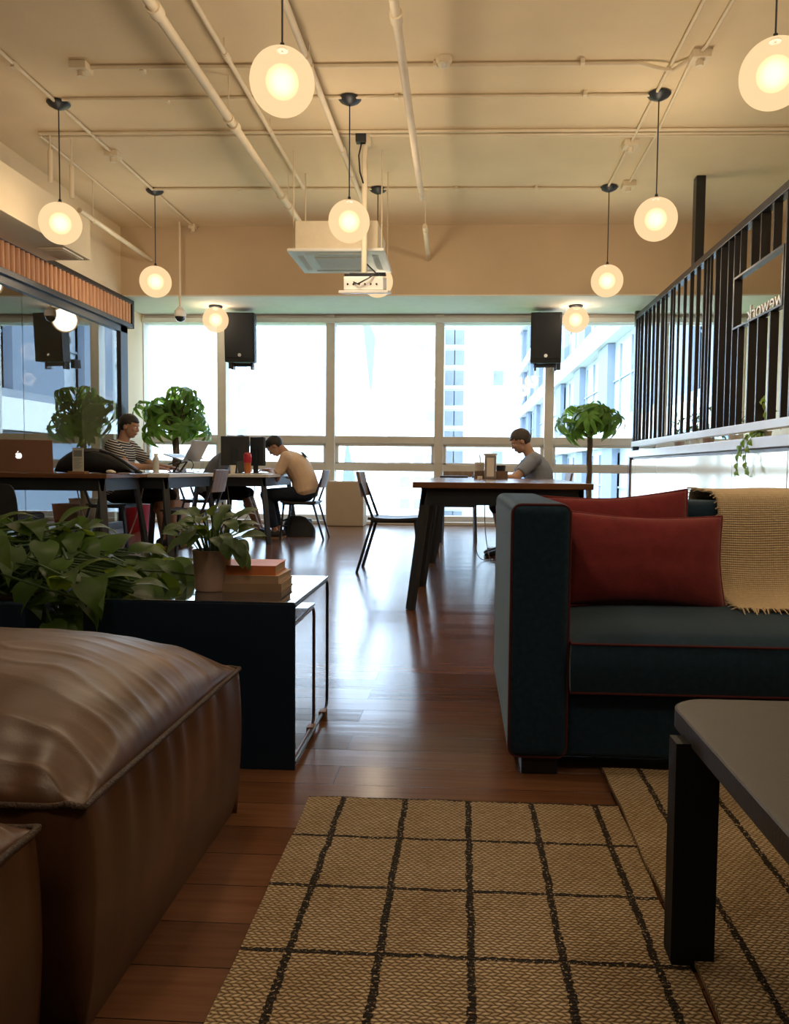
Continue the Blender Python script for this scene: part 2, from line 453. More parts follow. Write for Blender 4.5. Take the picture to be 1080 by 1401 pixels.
# ------------------------------------------------------------------ the room
ZC = 4.04; WY = 11.75; XL = -4.62; XR = 4.1; YB = -2.6; ZS = 3.12; BY = 10.4
struct('floor', MB().box((-8.3, YB-.1, -.15), (XR+.1, WY+.12, 0)), M['floor'], label='glossy reddish brown plank floor', smooth=False)
struct('ceiling', MB().box((-8.3, YB-.1, ZC), (XR+.1, WY+.12, ZC+.2)), M['ceil'], label='cream painted concrete ceiling', smooth=False)
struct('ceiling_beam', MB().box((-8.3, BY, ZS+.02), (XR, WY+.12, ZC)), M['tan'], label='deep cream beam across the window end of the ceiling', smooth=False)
struct('ceiling_soffit', MB().box((-8.3, BY, ZS), (XR, WY+.12, ZS+.02)), M['soffit'], label='pale flat soffit above the windows', smooth=False)
struct('wall_left', MB().box((XL-.12, YB, 3.10), (XL, BY, ZC)).box((XL-.12, YB, 0), (XL, 1.0, 3.10)), M['cream'], label='cream wall above the glass partition', smooth=False)
struct('wall_left_pier', MB().box((-5.3, 10.62, 0), (-4.85, WY, ZS)), M['cream'], label='cream pier at the left end of the windows', smooth=False)
struct('wall_right', MB().box((XR, YB, 0), (XR+.1, WY+.12, ZC)), M['cream'], label='cream wall beyond the slatted screen', smooth=False)
struct('wall_rear', MB().box((-8.3, YB-.1, 0), (XR, YB, ZC)), M['darkwall'], label='unseen wall behind the camera, coloured dark to keep reflections dim', smooth=False)
struct('wall_far_left', MB().box((-8.3, YB, 0), (-8.2, WY, ZC)), M['cream'], label='pale wall of the meeting room behind the glass', smooth=False)
struct('wall_window_left', MB().box((-8.3, WY-.1, 0), (-4.95, WY+.1, ZS)), M['cream'], label='pale wall added to shut daylight out of the meeting room behind the glass', smooth=False)  # added instead of windows to dim the room, so glass reflections dominate
struct('wall_meeting', MB().box((-8.2, 3.0, 0), (XL-.12, 3.1, ZC)), M['cream'], label='near wall of the meeting room behind the glass', smooth=False)

bays = [(-4.9, -3.64), (-3.64, -1.985), (-1.985, -.35), (-.35, 1.28), (1.28, 2.93), (2.93, XR)]
for i, (a, b) in enumerate(bays):
    f = MB(); y0, y1 = WY-.06, WY+.10
    h = .067
    f.box((a-h, y0-.05, 0), (a+h, y1, ZS), .004)
    if i == 5: f.box((b-h, y0-.05, 0), (b, y1, ZS), .004)
    l, r = a+h, b-h
    for z0, z1 in ((2.99, ZS), (1.215, 1.325), (.80, .905), (0, .13)):
        f.box((l, y0, z0), (r, y1, z1), .003)
    # opening light between the two transoms has a sash of its own
    s = .045
    f.box((l, y0+.03, 1.175), (r, y1-.02, 1.215), .003).box((l, y0+.03, .905), (r, y1-.02, .93), .003)
    f.box((l, y0+.03, .905), (l+s, y1-.02, 1.2), .003).box((r-s, y0+.03, .905), (r, y1-.02, 1.2), .003)
    w = struct('window_%d' % (i+1), f, M['frame'], smooth=False)
    for z0, z1 in ((1.325, 2.99), (.93, 1.175), (.13, .80)):
        obj('pane', MB().box((l, WY+.02, z0), (r, WY+.035, z1)), M['pane'], w, smooth=False)
struct('trim_1', MB().box((-4.85, WY-.16, 2.995), (XR, WY-.065, 3.075), .02), M['white'], label='white roller blind housing along the window head')
struct('window_sill', MB().box((-4.85, WY-.19, 0), (XR, WY-.115, .05), .01), M['frame'], label='low pale sill under the windows')

# glass partition with fluted wood header, on the left
part = struct('partition_frame', MB()
    .box((XL-.05, 10.30, 0), (XL+.03, 10.52, 2.74), .004)
    .box((XL-.05, 1.0, 2.64), (XL+.03, 10.52, 2.74), .004)
    .box((XL-.05, 1.0, 0), (XL+.03, 10.52, .09), .004), M['black'], label='black steel frame of the glass partition', smooth=False)
for y0, y1 in ((1.0, 3.35), (3.36, 5.7), (5.71, 8.0), (8.01, 10.30)):
    obj('pane', MB().box((XL-.015, y0, .09), (XL, y1, 2.64)), M['pglass'], part, smooth=False)
hb = MB().box((XL-.02, 1.0, 2.74), (XL+.03, 10.6, 3.10))
y = 1.03
while y < 10.53:
    hb.cyl((XL+.035, y+.028, 2.79), (XL+.035, y+.028, 3.055), .030, n=10); y += .092
hd = struct('fluted_header', hb, M['flute'], label='orange fluted wood header over the glass partition')
obj('trim', MB().box((XL-.02, 1.0, 3.055), (XL+.075, 10.62, 3.11), .004).box((XL-.02, 1.0, 2.725), (XL+.075, 10.62, 2.785), .004).box((XL-.02, 10.58, 2.73), (XL+.075, 10.64, 3.11), .004), M['black'], hd, smooth=False)

# boxed duct on the left wall with its grille
dk = thing('air_duct', 'cream boxed air duct along the upper left wall', 'duct', (XL, 0, 0))
obj('casing', MB().box((0.004, -2.4, 3.06), (.57, 8.36, 3.49), .005), M['cream'], dk, smooth=False)
g = MB().box((.26, 7.85, 3.045), (.53, 8.28, 3.059), .003)
for k in range(9): g.box((.28, 7.89+k*.042, 3.036), (.51, 7.90+k*.042, 3.047))
obj('grille', g, M['pipe'], dk, smooth=False)

# ------------------------------------------------------------------ conduits, pipes and ceiling fittings
def pipe(name, label, pts, r, cat='pipe', m='pipe', extra=None, group=None):
    mb = MB().tube(pts, r, 10)
    if extra: extra(mb)
    return tag(obj(name, mb, M[m]), label, cat, group)
def clips(xs, y, z, r):
    def f(mb):
        for x in xs: mb.box((x-.015, y-r*1.9, z-r*1.5), (x+.015, y+r*1.9, ZC-.002))
    return f
zc = 4.022
pipe('conduit', 'nearest cream conduit across the ceiling between two square boxes', [(-3.02, 6.26, zc), (-1, 6.30, zc), (1.35, 6.34, zc), (1.5, 6.36, zc-.03), (1.62, 6.40, zc-.03), (1.72, 6.30, zc)], .016, 'conduit', extra=clips((-2.6, -.25, .9), 6.3, zc, .016))
pipe('conduit', 'cream conduit from the left dark lamp canopy to the right one nearest the camera', [(-3.52, 6.78, zc), (1.55, 6.86, zc)], .014, 'conduit', extra=clips((-2.6, -.6, 1), 6.82, zc, .014))
pipe('conduit', 'paired cream conduits running the whole ceiling width', [(-4.1, 7.45, zc), (XR, 7.58, zc)], .015, 'conduit', extra=lambda m: (m.tube([(-4.1, 7.54, zc), (XR, 7.66, zc)], .012, 10), m.tube([(.3, 7.64, zc), (XR, 7.74, zc)], .012, 10)))
pipe('conduit', 'farthest cream conduit across the ceiling joining three lamp canopies', [(-3.6, 8.95, zc), (1.6, 9.06, zc)], .014, 'conduit', extra=clips((-2.6, -.1, .8), 9, zc, .014))
pipe('conduit', 'left lengthwise cream conduit linking the dark lamp canopies', [(-3.6, -1, zc), (-3.6, 10.38, zc)], .016, 'conduit', extra=clips((-3.6,), 6.2, zc, .02))
pipe('conduit', 'far left cream conduit between the ceiling and a drop rod', [(-4.12, 7.5, zc), (-4.18, 10.35, zc)], .012, 'conduit')
pipe('conduit', 'inner of two lengthwise cream conduits at right', [(1.59, -1, zc), (1.6, 9.06, zc)], .014, 'conduit')
pipe('conduit', 'outer of two lengthwise cream conduits at right', [(1.80, -1, zc), (1.79, 6.1, zc), (1.74, 6.3, zc), (1.79, 7.4, zc), (1.80, 7.7, zc), (1.81, 8.86, zc)], .014, 'conduit')

def flange(mb, p, r, d=(0, 1, 0), l=.05):
    p = Vector(p); d = Vector(d).normalized(); mb.cyl(p-d*l/2, p+d*l/2, r, n=14)
def hang(mb, x, y, z, r):
    mb.cyl((x, y, z), (x, y, ZC-.002), .006, n=6); flange(mb, (x, y, z), r*1.25, l=.025)
def bigpipe(name, label, a, b, r, ys, fl):
    a, b = Vector(a), Vector(b)
    def ex(mb):
        for y in ys:
            t = (y-a.y)/(b.y-a.y); p = a.lerp(b, t); hang(mb, p.x, p.y, p.z, r)
        for y in fl:
            t = (y-a.y)/(b.y-a.y); p = a.lerp(b, t); flange(mb, p, r*1.35, b-a, .09)
    return pipe(name, label, [a, b], r, extra=ex)
bigpipe('sprinkler_pipe', 'thickest cream pipe running from above the camera to the air conditioner', (-2.0, -1, 3.7), (-1.93, 9.2, 3.7), .036, (3.2, 6.45, 8.6), (4.95, 6.6, 8.3))
bigpipe('sprinkler_pipe', 'slim cream pipe right beside the thickest ceiling pipe', (-1.87, -1, 3.93), (-1.79, 8.7, 3.93), .02, (4.4, 5.9, 7.25), (5.95,))
bigpipe('sprinkler_pipe', 'cream pipe passing just left of the middle lamp cord', (-1.23, -1, 3.88), (-1.175, 9.2, 3.88), .026, (6.0, 8.2), (5.9, 7.6))
bigpipe('sprinkler_pipe', 'cream pipe over the room centre ending in an open hook', (-.42, -1, 3.6), (-.445, 8.1, 3.6), .03, (3.0, 7.9), (4.9,))
bigpipe('sprinkler_pipe', 'short cream pipe stub in front of the beam at ceiling centre', (-.455, 9.0, 3.6), (-.475, BY, 3.6), .028, (9.15,), ())
pipe('sprinkler_pipe', 'cream pipe from the end of the boxed duct to the beam', [(-4.17, 8.37, 3.60), (-4.2, 10.38, 3.60)], .028, extra=lambda m: [hang(m, -4.18, 8.7, 3.6, .028)])
def rod(label, x, y, z0):
    return tag(obj('drop_rod', MB().cyl((x, y, z0), (x, y, ZC), .009, n=8).cyl((x, y, z0-.06), (x, y, z0+.25), .022, n=10), M['pipe']), label, 'rod', 'ceiling drop rods')
rod('cream drop rod hanging beside the left globe lamp above the duct', -4.0, 7.46, 3.62)
rod('thick cream drop rod hanging just behind the left globe lamp', -3.86, 7.6, 3.52)
def jbox(label, x, y, s=.07):
    o = obj('junction_box', MB().box((x-s, y-s, ZC-.06), (x+s, y+s, ZC), .006).cyl((x, y, ZC-.10), (x, y, ZC-.06), .03, n=14), M['pipe'])
    return tag(o, label, 'junction box')
jbox('square cream junction box at left end of the nearest conduit', -3.08, 6.24)
jbox('square cream box on the left conduit behind its first lamp canopy', -3.6, 7.95)
jbox('square cream box at the right end of the nearest conduit', 1.78, 6.24)
jbox('square cream box between the two right lamp canopies', 1.6, 7.85)
jbox('square cream box at the far end of the outer right conduit', 1.81, 8.93)
jbox('small cream box where the left conduit meets the beam', -3.6, 10.3, .045)
sd = thing('smoke_detector', 'small round white smoke detector on the ceiling centre', 'detector', (-.18, 6.25, ZC))
obj('body', MB().lathe([(0, 0), (.065, 0), (.065, -.02), (.05, -.045), (0, -.045)], 24), M['pipe'], sd)
obj('sensor', MB().lathe([(0, -.04), (.022, -.045), (.02, -.07), (0, -.078)], 16), M['white'], sd)

# ceiling cassette air conditioner
ac = thing('air_conditioner', 'white ceiling cassette air conditioner with louvred square panel', 'air conditioner', (-1.29, 8.27, 3.00))
p = MB().box((-.49, -.44, 0), (.49, .44, .035), .012)
obj('panel', p, M['white'], ac)
obj('intake_grille', MB().box((-.25, -.22, -.008), (.25, .22, .0), .003), M['soffit'], ac, smooth=False)
for sx, sy, w, d in ((0, -.33, .32, .03), (0, .33, .32, .03), (-.38, 0, .03, .28), (.38, 0, .03, .28)):
    obj('louvre', MB().box((sx-w, sy-d, -.006), (sx+w, sy+d, 0), .003), M['mesh_grille'] if False else M['soffit'], ac, smooth=False)
b = MB().box((-.42, -.38, .036), (.42, .38, .32), .01)
obj('housing', b, M['pipe'], ac, smooth=False)
for sx in (-.45, .45):
    for sy in (-.3, .3): obj('hanger_rod', MB().cyl((sx, sy, .02), (sx, sy, ZC-3.001), .007, n=8), M['pipe'], ac)

# projector on its pole
pj = thing('projector', 'grey white projector on a pole, hung upside down from the ceiling', 'projector', (-.95, 7.55, 2.52))
obj('pole', MB().cyl((-.02, .06, .2), (-.02, .06, ZC-2.52), .028, n=16).cyl((-.02, .06, ZC-2.62), (-.02, .06, ZC-2.52), .06, n=16), M['pipe'], pj)
PT = Matrix.Rotation(math.radians(11.5), 4, 'X')
obj('body', MB().box((-.19, -.13, .03), (.19, .19, .155), .012, 2, PT), M['white'], pj)
obj('cover_plate', MB().box((-.235, -.16, 0), (.235, .22, .028), .006, 2, PT), M['white'], pj)
obj('mount', MB().box((-.14, -.08, .156), (.14, .14, .19), .006, 2, PT).box((-.2, 0, .16), (.2, .06, .185), .004, 2, PT), M['black'], pj)
for k in range(6): obj('socket', MB().cyl(PT @ Vector((-.15+k*.055, -.128, .085)), PT @ Vector((-.15+k*.055, -.136, .085)), .009, n=10), M['black'], pj)
b = MB().tube([(-.1, -.14, .08), (-.05, -.18, .05), (.05, -.19, .10), (.12, -.17, .15), (.2, -.1, .17), (.1, .02, .2), (.0, .06, .3)], .007, 6)
obj('cable', b, M['black'], pj)
b = MB().tube([(-.03, .02, 1.5), (-.07, .0, 1.3), (-.06, .01, 1.15), (-.03, .03, 1.05)], .008, 6)
obj('cable', b, M['black'], pj)
obj('ceiling_socket', MB().box((-.1, -.03, ZC-2.52-.10), (-.0, .05, ZC-2.52), .006), M['canopy'], pj)

# dome camera on a rod
dc = thing('dome_camera', 'white dome security camera on a long rod by the left window', 'camera', (-3.74, 10.2, 2.84))
obj('rod', MB().cyl((0, 0, .06), (0, 0, ZC-2.84), .014, n=10), M['pipe'], dc)
obj('housing', MB().lathe([(0, .10), (.03, .10), (.04, .075), (.072, .05), (.075, -.01), (.07, -.03), (0, -.03)], 24), M['white'], dc)
obj('dome', MB().lathe([(.066, -.03), (.062, -.055), (.045, -.08), (.02, -.093), (0, -.095)], 24), M['domeglass'], dc)

# ------------------------------------------------------------------ globe pendants
GZ = 2.99
def pendant(name, label, top, power=1.0):
    t = thing(name, label, 'lamp', (0, 0, 0), group=None)
    # origin at globe centre
    obj('canopy', MB().lathe([(0, top), (.085, top), (.10, top-.012), (.085, top-.03), (.04, top-.055), (.012, top-.062), (0, top-.062)], 28), M['canopy'], t)
    obj('cord', MB().cyl((0, 0, .16), (0, 0, top-.05), .0055, n=8), M['canopy'], t)
    obj('cap', MB().lathe([(0, .215), (.012, .21), (.014, .19), (.03, .178), (.032, .168), (0, .168)], 20), M['canopy'], t)
    gl = obj('globe', MB().ball((0, 0, 0), .18, 48), M['globe'], t, ang=180)
    bb = MB()
    for q in (.014, .022, .030, .038, .046, .054, .062, .070, .080, .092): bb.ball((0, 0, 0), q, 24)
    obj('bulb', bb, M['bulb'], gl, ang=180)
    L = bpy.data.lights.new('pendant_light', 'POINT'); L.energy = 135; L.color = (1.0, .80, .56); L.shadow_soft_size = .16
    L.energy *= power
    lo = bpy.data.objects.new('pendant_light', L); COL.objects.link(lo); lo.parent = t
    return t
pg = 'globe pendants hanging from the ceiling'
p0 = pendant('globe_pendant', 'largest frosted globe pendant, top centre, nearest on a black cord', ZC-GZ)
p0.location = (-1.03, 4.42, GZ); p0['group'] = pg
for x, y, lab in ((-1.03, 2.2, 'added unseen globe pendant lighting the foreground, next toward the camera from the largest one'), (1.66, 2.2, 'added unseen globe pendant lighting the sofa and coffee table from above'), (-1.03, 0.0, 'added unseen globe pendant lighting the foreground above the two leather ottomans'), (1.66, 0.0, 'added unseen globe pendant lighting the near right corner over the coffee table end'), (1.66, 4.42, 'frosted globe pendant cut by the right edge of the photo'),  # first four added beyond the view to brighten the foreground
                  (-3.6, 6.87, 'frosted globe pendant at far left above the wood header, nearer of the left ones'),
                  (-1.01, 6.87, 'frosted globe pendant at centre, hanging just left of the projector pole'),
                  (1.63, 6.87, 'pale globe pendant hanging over the slatted screen at right'),
                  (-3.6, 9.03, 'frosted globe pendant at left in front of the cream beam'),
                  (-1.0, 9.05, 'frosted globe pendant mostly hidden behind the projector'),
                  (1.62, 9.05, 'frosted globe pendant at right in front of the cream beam')):
    q = dup(p0, (x, y, GZ), 0, lab, pg)
    if x < -3 or y > 9:
        for c in q.children:
            if c.type == 'LIGHT': c.data = c.data.copy(); c.data.energy *= .5 if y > 9 else .32
ps = pendant('globe_pendant', 'short stemmed globe lamp under the soffit beside the left loudspeaker', ZS-2.925, .3)
ps.location = (-3.52, 11.0, 2.925); ps['group'] = pg
dup(ps, (1.55, 11.0, 2.925), 0, 'short stemmed globe lamp under the soffit beside the right loudspeaker', pg)

# ------------------------------------------------------------------ loudspeakers
def speaker(label, x, flip):
    t = thing('loudspeaker', label, 'speaker', (x, 11.3, 2.36), rot=(math.radians(4), 0, math.radians(3*flip)), group='loudspeakers hung before the windows')
    poly = [(-.215, -.17), (.215, -.17), (.20, .05), (.12, .18), (-.12, .18), (-.20, .05)]
    obj('cabinet', MB().prism(poly, 0, .70, .012), M['speaker'], t)
    obj('grille', MB().box((-.195, -.18, .06), (.195, -.168, .67), .004), M['mesh_grille'], t)
    obj('badge', MB().cyl((0, -.181, .10), (0, -.186, .10), .024, n=16), M['alu'], t)
    b = MB().bar((-.16, .0, -.03), (.16, .0, -.03), .03, .05)
    for s in (-.14, .14): b.box((s-.015, -.04, -.10), (s+.015, .10, .0), .003)
    b.box((.17 if flip < 0 else -.23, .1, -.08), (.23 if flip < 0 else -.17, .28, .05), .004)
    b.box((-.05, .18, .3), (.05, .36, .4), .004)
    obj('bracket', b, M['black'], t)
speaker('black loudspeaker hung at left beside the short globe lamp', -3.22, 1)
speaker('black loudspeaker hung at right above the money tree', 1.17, -1)

# ------------------------------------------------------------------ slatted screen on the right
SX = 2.5
sc = thing('slatted_screen', 'tall black steel slatted screen with a rectangular cutout on white ledge', 'screen', (SX, 0, 0))
obj('top_rail', MB().box((-.04, 4.4, 3.00), (.045, 11.45, 3.07), .004), M['black'], sc, smooth=False)
obj('bottom_rail', MB().box((-.05, 4.4, 1.19), (.05, 11.45, 1.262), .004), M['ledge'], sc, smooth=False)
obj('post', MB().box((-.045, 11.36, 1.1), (.045, 11.45, 3.14), .004), M['black'], sc, smooth=False)
obj('post', MB().box((0.0, 8.74, 3.07), (.10, 8.86, ZC), .004), M['black'], sc, smooth=False)
C0, C1, CZ0, CZ1 = 6.28, 7.34, 2.157, 2.59
obj('cutout_frame', MB().box((-.035, C0-.03, CZ0-.02), (.035, C1+.02, CZ0), .002).box((-.035, C0-.03, CZ1), (.035, C1+.02, CZ1+.02), .002)
    .box((-.035, C0-.03, CZ0), (.035, C0, CZ1), .002).box((-.035, C1, CZ0), (.035, C1+.02, CZ1), .002), M['black'], sc, smooth=False)
r2 = random.Random(3); y = 4.6; ns = 0
while y < 11.34:
    d = r2.choice((.055, .07, .08)) if y < 8 else r2.choice((.026, .034, .042)); w = .02
    if C0-.05 < y < C1+.03:
        obj('slat', MB().box((-.03, y-w/2, 1.26), (-.03+d, y+w/2, CZ0-.02), .002), M['black'], sc, smooth=False)
        obj('slat', MB().box((-.03, y-w/2, CZ1+.02), (-.03+d, y+w/2, 3.0), .002), M['black'], sc, smooth=False)
    else:
        obj('slat', MB().box((-.03, y-w/2, 1.26), (-.03+d, y+w/2, 3.0), .002), M['black'], sc, smooth=False)
    y += r2.choice((.16, .21, .26)) if y < 8 else r2.choice((.11, .16, .20, .24))
# mirrored lettering, read from the far side
cu = bpy.data.curves.new('tmp_text', 'FONT'); cu.body = 'wework'; cu.size = .21; cu.extrude = .008; cu.space_character = 1.0
to = bpy.data.objects.new('tmp_text', cu); COL.objects.link(to); bpy.context.view_layer.update()
tm = bpy.data.meshes.new_from_object(to.evaluated_get(bpy.context.evaluated_depsgraph_get())); bpy.data.objects.remove(to)
xs = [v.co.x for v in tm.vertices]; wtot = max(xs) - min(xs); k = .78/wtot
zmin = min(v.co.y for v in tm.vertices)
for v in tm.vertices:
    v.co = Vector((v.co.z, (v.co.x-min(xs))*k, (v.co.y-zmin)*.92))
for pl in tm.polygons: pl.use_smooth = False
tm.materials.clear()
lt = obj('lettering', tm, M['letter'], None, smooth=False); lt.location = (SX, C0+.02, CZ0)
tag(lt, 'mirrored metal lettering standing on the sill of the screen cutout', 'lettering')

# half wall under the screen
hw = struct('half_wall', MB().box((SX-.04, 4.4, 0), (SX+.5, 11.45, 1.03)), M['white'], label='white half wall under the slatted screen', smooth=False)
for i, (y0, y1) in enumerate(((4.4, 5.95), (5.96, 7.15), (7.16, 8.35), (8.36, 9.85), (9.86, 11.35))):
    t = struct('panel', MB().box((SX-.07, y0, .12), (SX-.04, y1, 1.0), .004), M['gpanel'], hw)
obj('edge_trim', MB().box((SX-.09, 11.35, 0), (SX+.5, 11.47, 1.03), .004), M['wire_brown'], hw, smooth=False)
struct('ledge', MB().box((SX-.10, 4.4, 1.035), (SX+.55, 11.47, 1.125), .006), M['ledge'], label='white stone ledge on the half wall', smooth=False)

# ------------------------------------------------------------------ leaves
def leaf(mb, base, d, up, L, W, droop=.3, n=7, heart=True, fold=.25):
    """one curved leaf with thickness-free blade bent along its midrib"""
    d = Vector(d).normalized(); up = Vector(up); s = d.cross(up)
    if s.length < 1e-4: s = d.orthogonal()
    s.normalize(); u = s.cross(d).normalized()
    base = Vector(base); t = mb.b; rows = []
    for i in range(n+1):
        q = i/n
        if heart: w = W*.5*(math.sin(PI*min(1, q*.95+.08))**.75)*(1.25-.75*q) if q < 1 else 0
        else: w = W*.5*math.sin(PI*min(1, max(0, q*.96+.02)))**.85 if q < 1 else 0
        ang = droop*q
        c = base + d*(L*q*math.cos(ang*.6)) - u*(L*q*math.sin(ang*.9)*q)
        back = -d*(.10*L*(1-q)**4) if heart else Vector((0, 0, 0))
        f = u*(w*fold)
        if q == 1: rows.append([t.verts.new(c)])
        else: rows.append([t.verts.new(c - s*w + f + back), t.verts.new(c - s*w*.5 + f*.35), t.verts.new(c), t.verts.new(c + s*w*.5 + f*.35), t.verts.new(c + s*w + f + back)])
    for a, b in zip(rows, rows[1:]):
        for k in range(4):
            if len(b) == 1: t.faces.new((a[k], a[k+1], b[0]))
            else: t.faces.new((a[k], a[k+1], b[k+1], b[k]))

def rdir(r, zmin=-.3, zmax=1):
    a = r.uniform(0, 2*PI); z = r.uniform(zmin, zmax); q = math.sqrt(max(0, 1-z*z)); return Vector((q*math.cos(a), q*math.sin(a), z))

# ------------------------------------------------------------------ money trees by the windows
def money_tree(label, loc, H, R, rz, seed, trunk_r, n=46):
    r = random.Random(seed)
    t = thing('money_tree', label, 'plant', loc, rz, 'money trees by the windows')
    obj('pot', MB().lathe([(0, 0), (.15, 0), (.19, .36), (.2, .38), (.175, .38), (.165, .33), (0, .33)], 28), M['terracotta'], t)
    c = Vector((0, 0, H))
    tb = MB()
    for k in range(3):
        pts = []
        for i in range(16):
            z = .3 + (H-.22-.3)*i/15; a = k*2*PI/3 + z*6
            pts.append((trunk_r*.55*math.cos(a), trunk_r*.55*math.sin(a), z))
        tb.tube(pts, trunk_r*.62, 8)
    f = MB(); cl = []
    for i in range(n):
        d = rdir(r, -.55, 1); k = r.uniform(.35, 1.12)
        p = c + Vector((d.x*R[0]*k, d.y*R[0]*.8*k, d.z*R[1]*k + R[1]*.1)); cl.append(p)
        s = Vector((0, 0, H-.24 + r.uniform(0, .1)))
        mid = (s+p)/2 + Vector((0, 0, .06))
        tb.tube([s, mid, p], .006, 5, radii=[.011, .008, .004])
        out = (p - (c-Vector((0, 0, .2)))).normalized()
        for j in range(7):
            a = 2*PI*j/7 + r.uniform(-.2, .2)
            x = out.orthogonal().normalized(); yv = out.cross(x)
            ld = (x*math.cos(a) + yv*math.sin(a))*1.0 + out*.45 + Vector((0, 0, -.35))
            leaf(f, p, ld, out, r.uniform(.15, .26), r.uniform(.055, .08), r.uniform(.9, 1.7), 6, False, .22)
    obj('trunk', tb, M['trunk'], t)
    obj('foliage', f, M['leaf_tree'], t, ang=180)
    return t
money_tree('bushy money tree at left window behind the laptop on its stand', (-3.96, 10.6, 0), 1.46, (.52, .42), .4, 11, .042, 46)
money_tree('round headed money tree standing at right before the windows', (1.62, 10.0, 0), 1.46, (.44, .25), 1.2, 5, .032, 34)
# stray low spray on the left tree
# ------------------------------------------------------------------ tables and chairs
def table(label, x0, x1, y0, y1, top, z=.762, th=.036, ap=.10, ins=.05, group=None, splay=.085):
    cx, cy = (x0+x1)/2, (y0+y1)/2; hx, hy = (x1-x0)/2, (y1-y0)/2
    t = thing('work_table', label, 'table', (cx, cy, 0), group=group)
    obj('tabletop', MB().box((-hx, -hy, z-th), (hx, hy, z), .004), top, t, smooth=False)
    i = ins
    a = MB().box((-hx+i, -hy+i, z-th-ap), (hx-i, -hy+i+.03, z-th)).box((-hx+i, hy-i-.03, z-th-ap), (hx-i, hy-i, z-th))
    a.box((-hx+i, -hy+i, z-th-ap), (-hx+i+.03, hy-i, z-th)).box((hx-i-.03, -hy+i, z-th-ap), (hx-i, hy-i, z-th))
    obj('apron', a, M['steel'], t, smooth=False)
    for sx in (-1, 1):
        for sy in (-1, 1):
            p = (sx*(hx-i-.03), sy*(hy-i-.03), z-th-.01); q = (sx*(hx-i-.03+splay), sy*(hy-i-.03+splay), 0)
            obj('leg', MB().bar(p, q, .055, .035, .003), M['steel'], t, smooth=False)
    return t
tg = 'work tables at the right'
table('nearest walnut topped work table at right behind the sofa', -.29, .775, 4.6, 5.52, M['wood_table'], group=tg)
table('middle walnut topped work table carrying the wooden caddy', -.27, .795, 5.56, 6.9, M['wood_table'], group=tg)
table('farthest walnut topped work table where the man in the grey tee works', -.25, .44, 6.94, 7.9, M['wood_table'], group=tg)
lg = 'work tables at the left'
table('brown topped work table at far left under the bronze laptop', -4.35, -2.78, 5.95, 6.75, M['wood_table'], z=.775, group=lg)
table('white topped work table beside the man in the striped shirt', -3.3, -2.6, 6.8, 8.1, M['white_top'], z=.775, group=lg, ins=.04)
table('white topped work table under the two dark monitors', -2.98, -2.1, 8.36, 9.75, M['white_top'], z=.765, group=lg, ins=.05)

def chair(seat_m, back_m):
    t = thing('work_chair', '', 'chair')
    # faces +x; origin on the floor under the seat centre
    s = MB()
    def sf(u, v):
        x = -.21+.42*u; y = -.205+.41*v
        return (x, y, .452 - .012*math.cos(PI*(u-.45)) - .010*math.cos(PI*(v-.5)))
    s.grid(sf, 10, 10)
    r = bmesh.ops.solidify(s.b, geom=s.b.faces[:], thickness=.022)
    obj('seat', s, seat_m, t)
    b = MB()
    b.grid(lambda u, v: (-.262-.035*u*1.2 - .028*math.cos(PI*(v-.5)), -.195+.39*v, .61+.20*u), 8, 12)
    bmesh.ops.solidify(b.b, geom=b.b.faces[:], thickness=.018)
    obj('backrest', b, back_m, t)
    for sy in (-1, 1):
        y = sy*.185
        obj('leg', MB().bar((-.17, y, .435), (-.30, y*1.06, 0), .034, .022, .003), M['steel'], t, smooth=False)
        obj('leg', MB().bar((.17, y, .435), (.215, y*1.08, 0), .034, .022, .003), M['steel'], t, smooth=False)
        obj('back_post', MB().bar((-.165, y, .42), (-.275, y, .72), .03, .02, .003), M['steel'], t, smooth=False)
    obj('seat_frame', MB().box((-.19, -.19, .405), (.19, -.17, .43)).box((-.19, .17, .405), (.19, .19, .43)).box((-.19, -.19, .405), (-.17, .19, .43)).box((.17, -.19, .405), (.19, .19, .43)), M['steel'], t, smooth=False)
    return t
ch0 = chair(M['chairseat'], M['chairwood'])
ch0.location = (-.535, 6.38, 0); ch0['label'] = 'empty dark chair pulled up to the left side of the right hand tables'; ch0['group'] = 'work chairs'
dup(ch0, (-.03, 9.1, 0), -PI/2, 'empty chair at the far end of the right tables by the window', 'work chairs')
dup(ch0, (.74, 7.55, 0), PI, 'chair under the man in the blue grey tee', 'work chairs')
dup(ch0, (-1.90, 9.16, 0), PI, 'chair under the man in the beige shirt, back leaning right', 'work chairs')
dup(ch0, (-2.50, 7.05, 0), PI, 'chair with brown backrest tucked under the white table at left', 'work chairs')
dup(ch0, (-3.65, 8.0, 0), 0, 'chair under the man in the striped shirt', 'work chairs')
dup(ch0, (-3.15, 9.35, 0), 0, 'chair under the person in slate blue behind the monitors', 'work chairs')

oc = thing('office_chair', 'black mesh office chair at the left edge under the brown table', 'chair', (-3.52, 5.75, 0), math.radians(95))
b = MB(); b.grid(lambda u, v: (-.22-.05*u-.05*math.cos(PI*(v-.5)), (-.24+.48*v)*(1-.25*u**3), .42+.28*math.sin(u*PI/2)), 10, 12); bmesh.ops.solidify(b.b, geom=b.b.faces[:], thickness=.03)
obj('backrest', b, M['bag'], oc)
obj('seat', MB().box((-.22, -.24, .40), (.24, .24, .47), .03), M['bag'], oc)
obj('pillar', MB().cyl((0, 0, .08), (0, 0, .42), .03, n=14), M['steel'], oc)
b = MB()
for k in range(5):
    a = 2*PI*k/5; b.bar((0, 0, .10), (.27*math.cos(a), .27*math.sin(a), .07), .04, .03); b.ball((.27*math.cos(a), .27*math.sin(a), .032), .03, 10)
obj('star_base', b, M['steel'], oc)

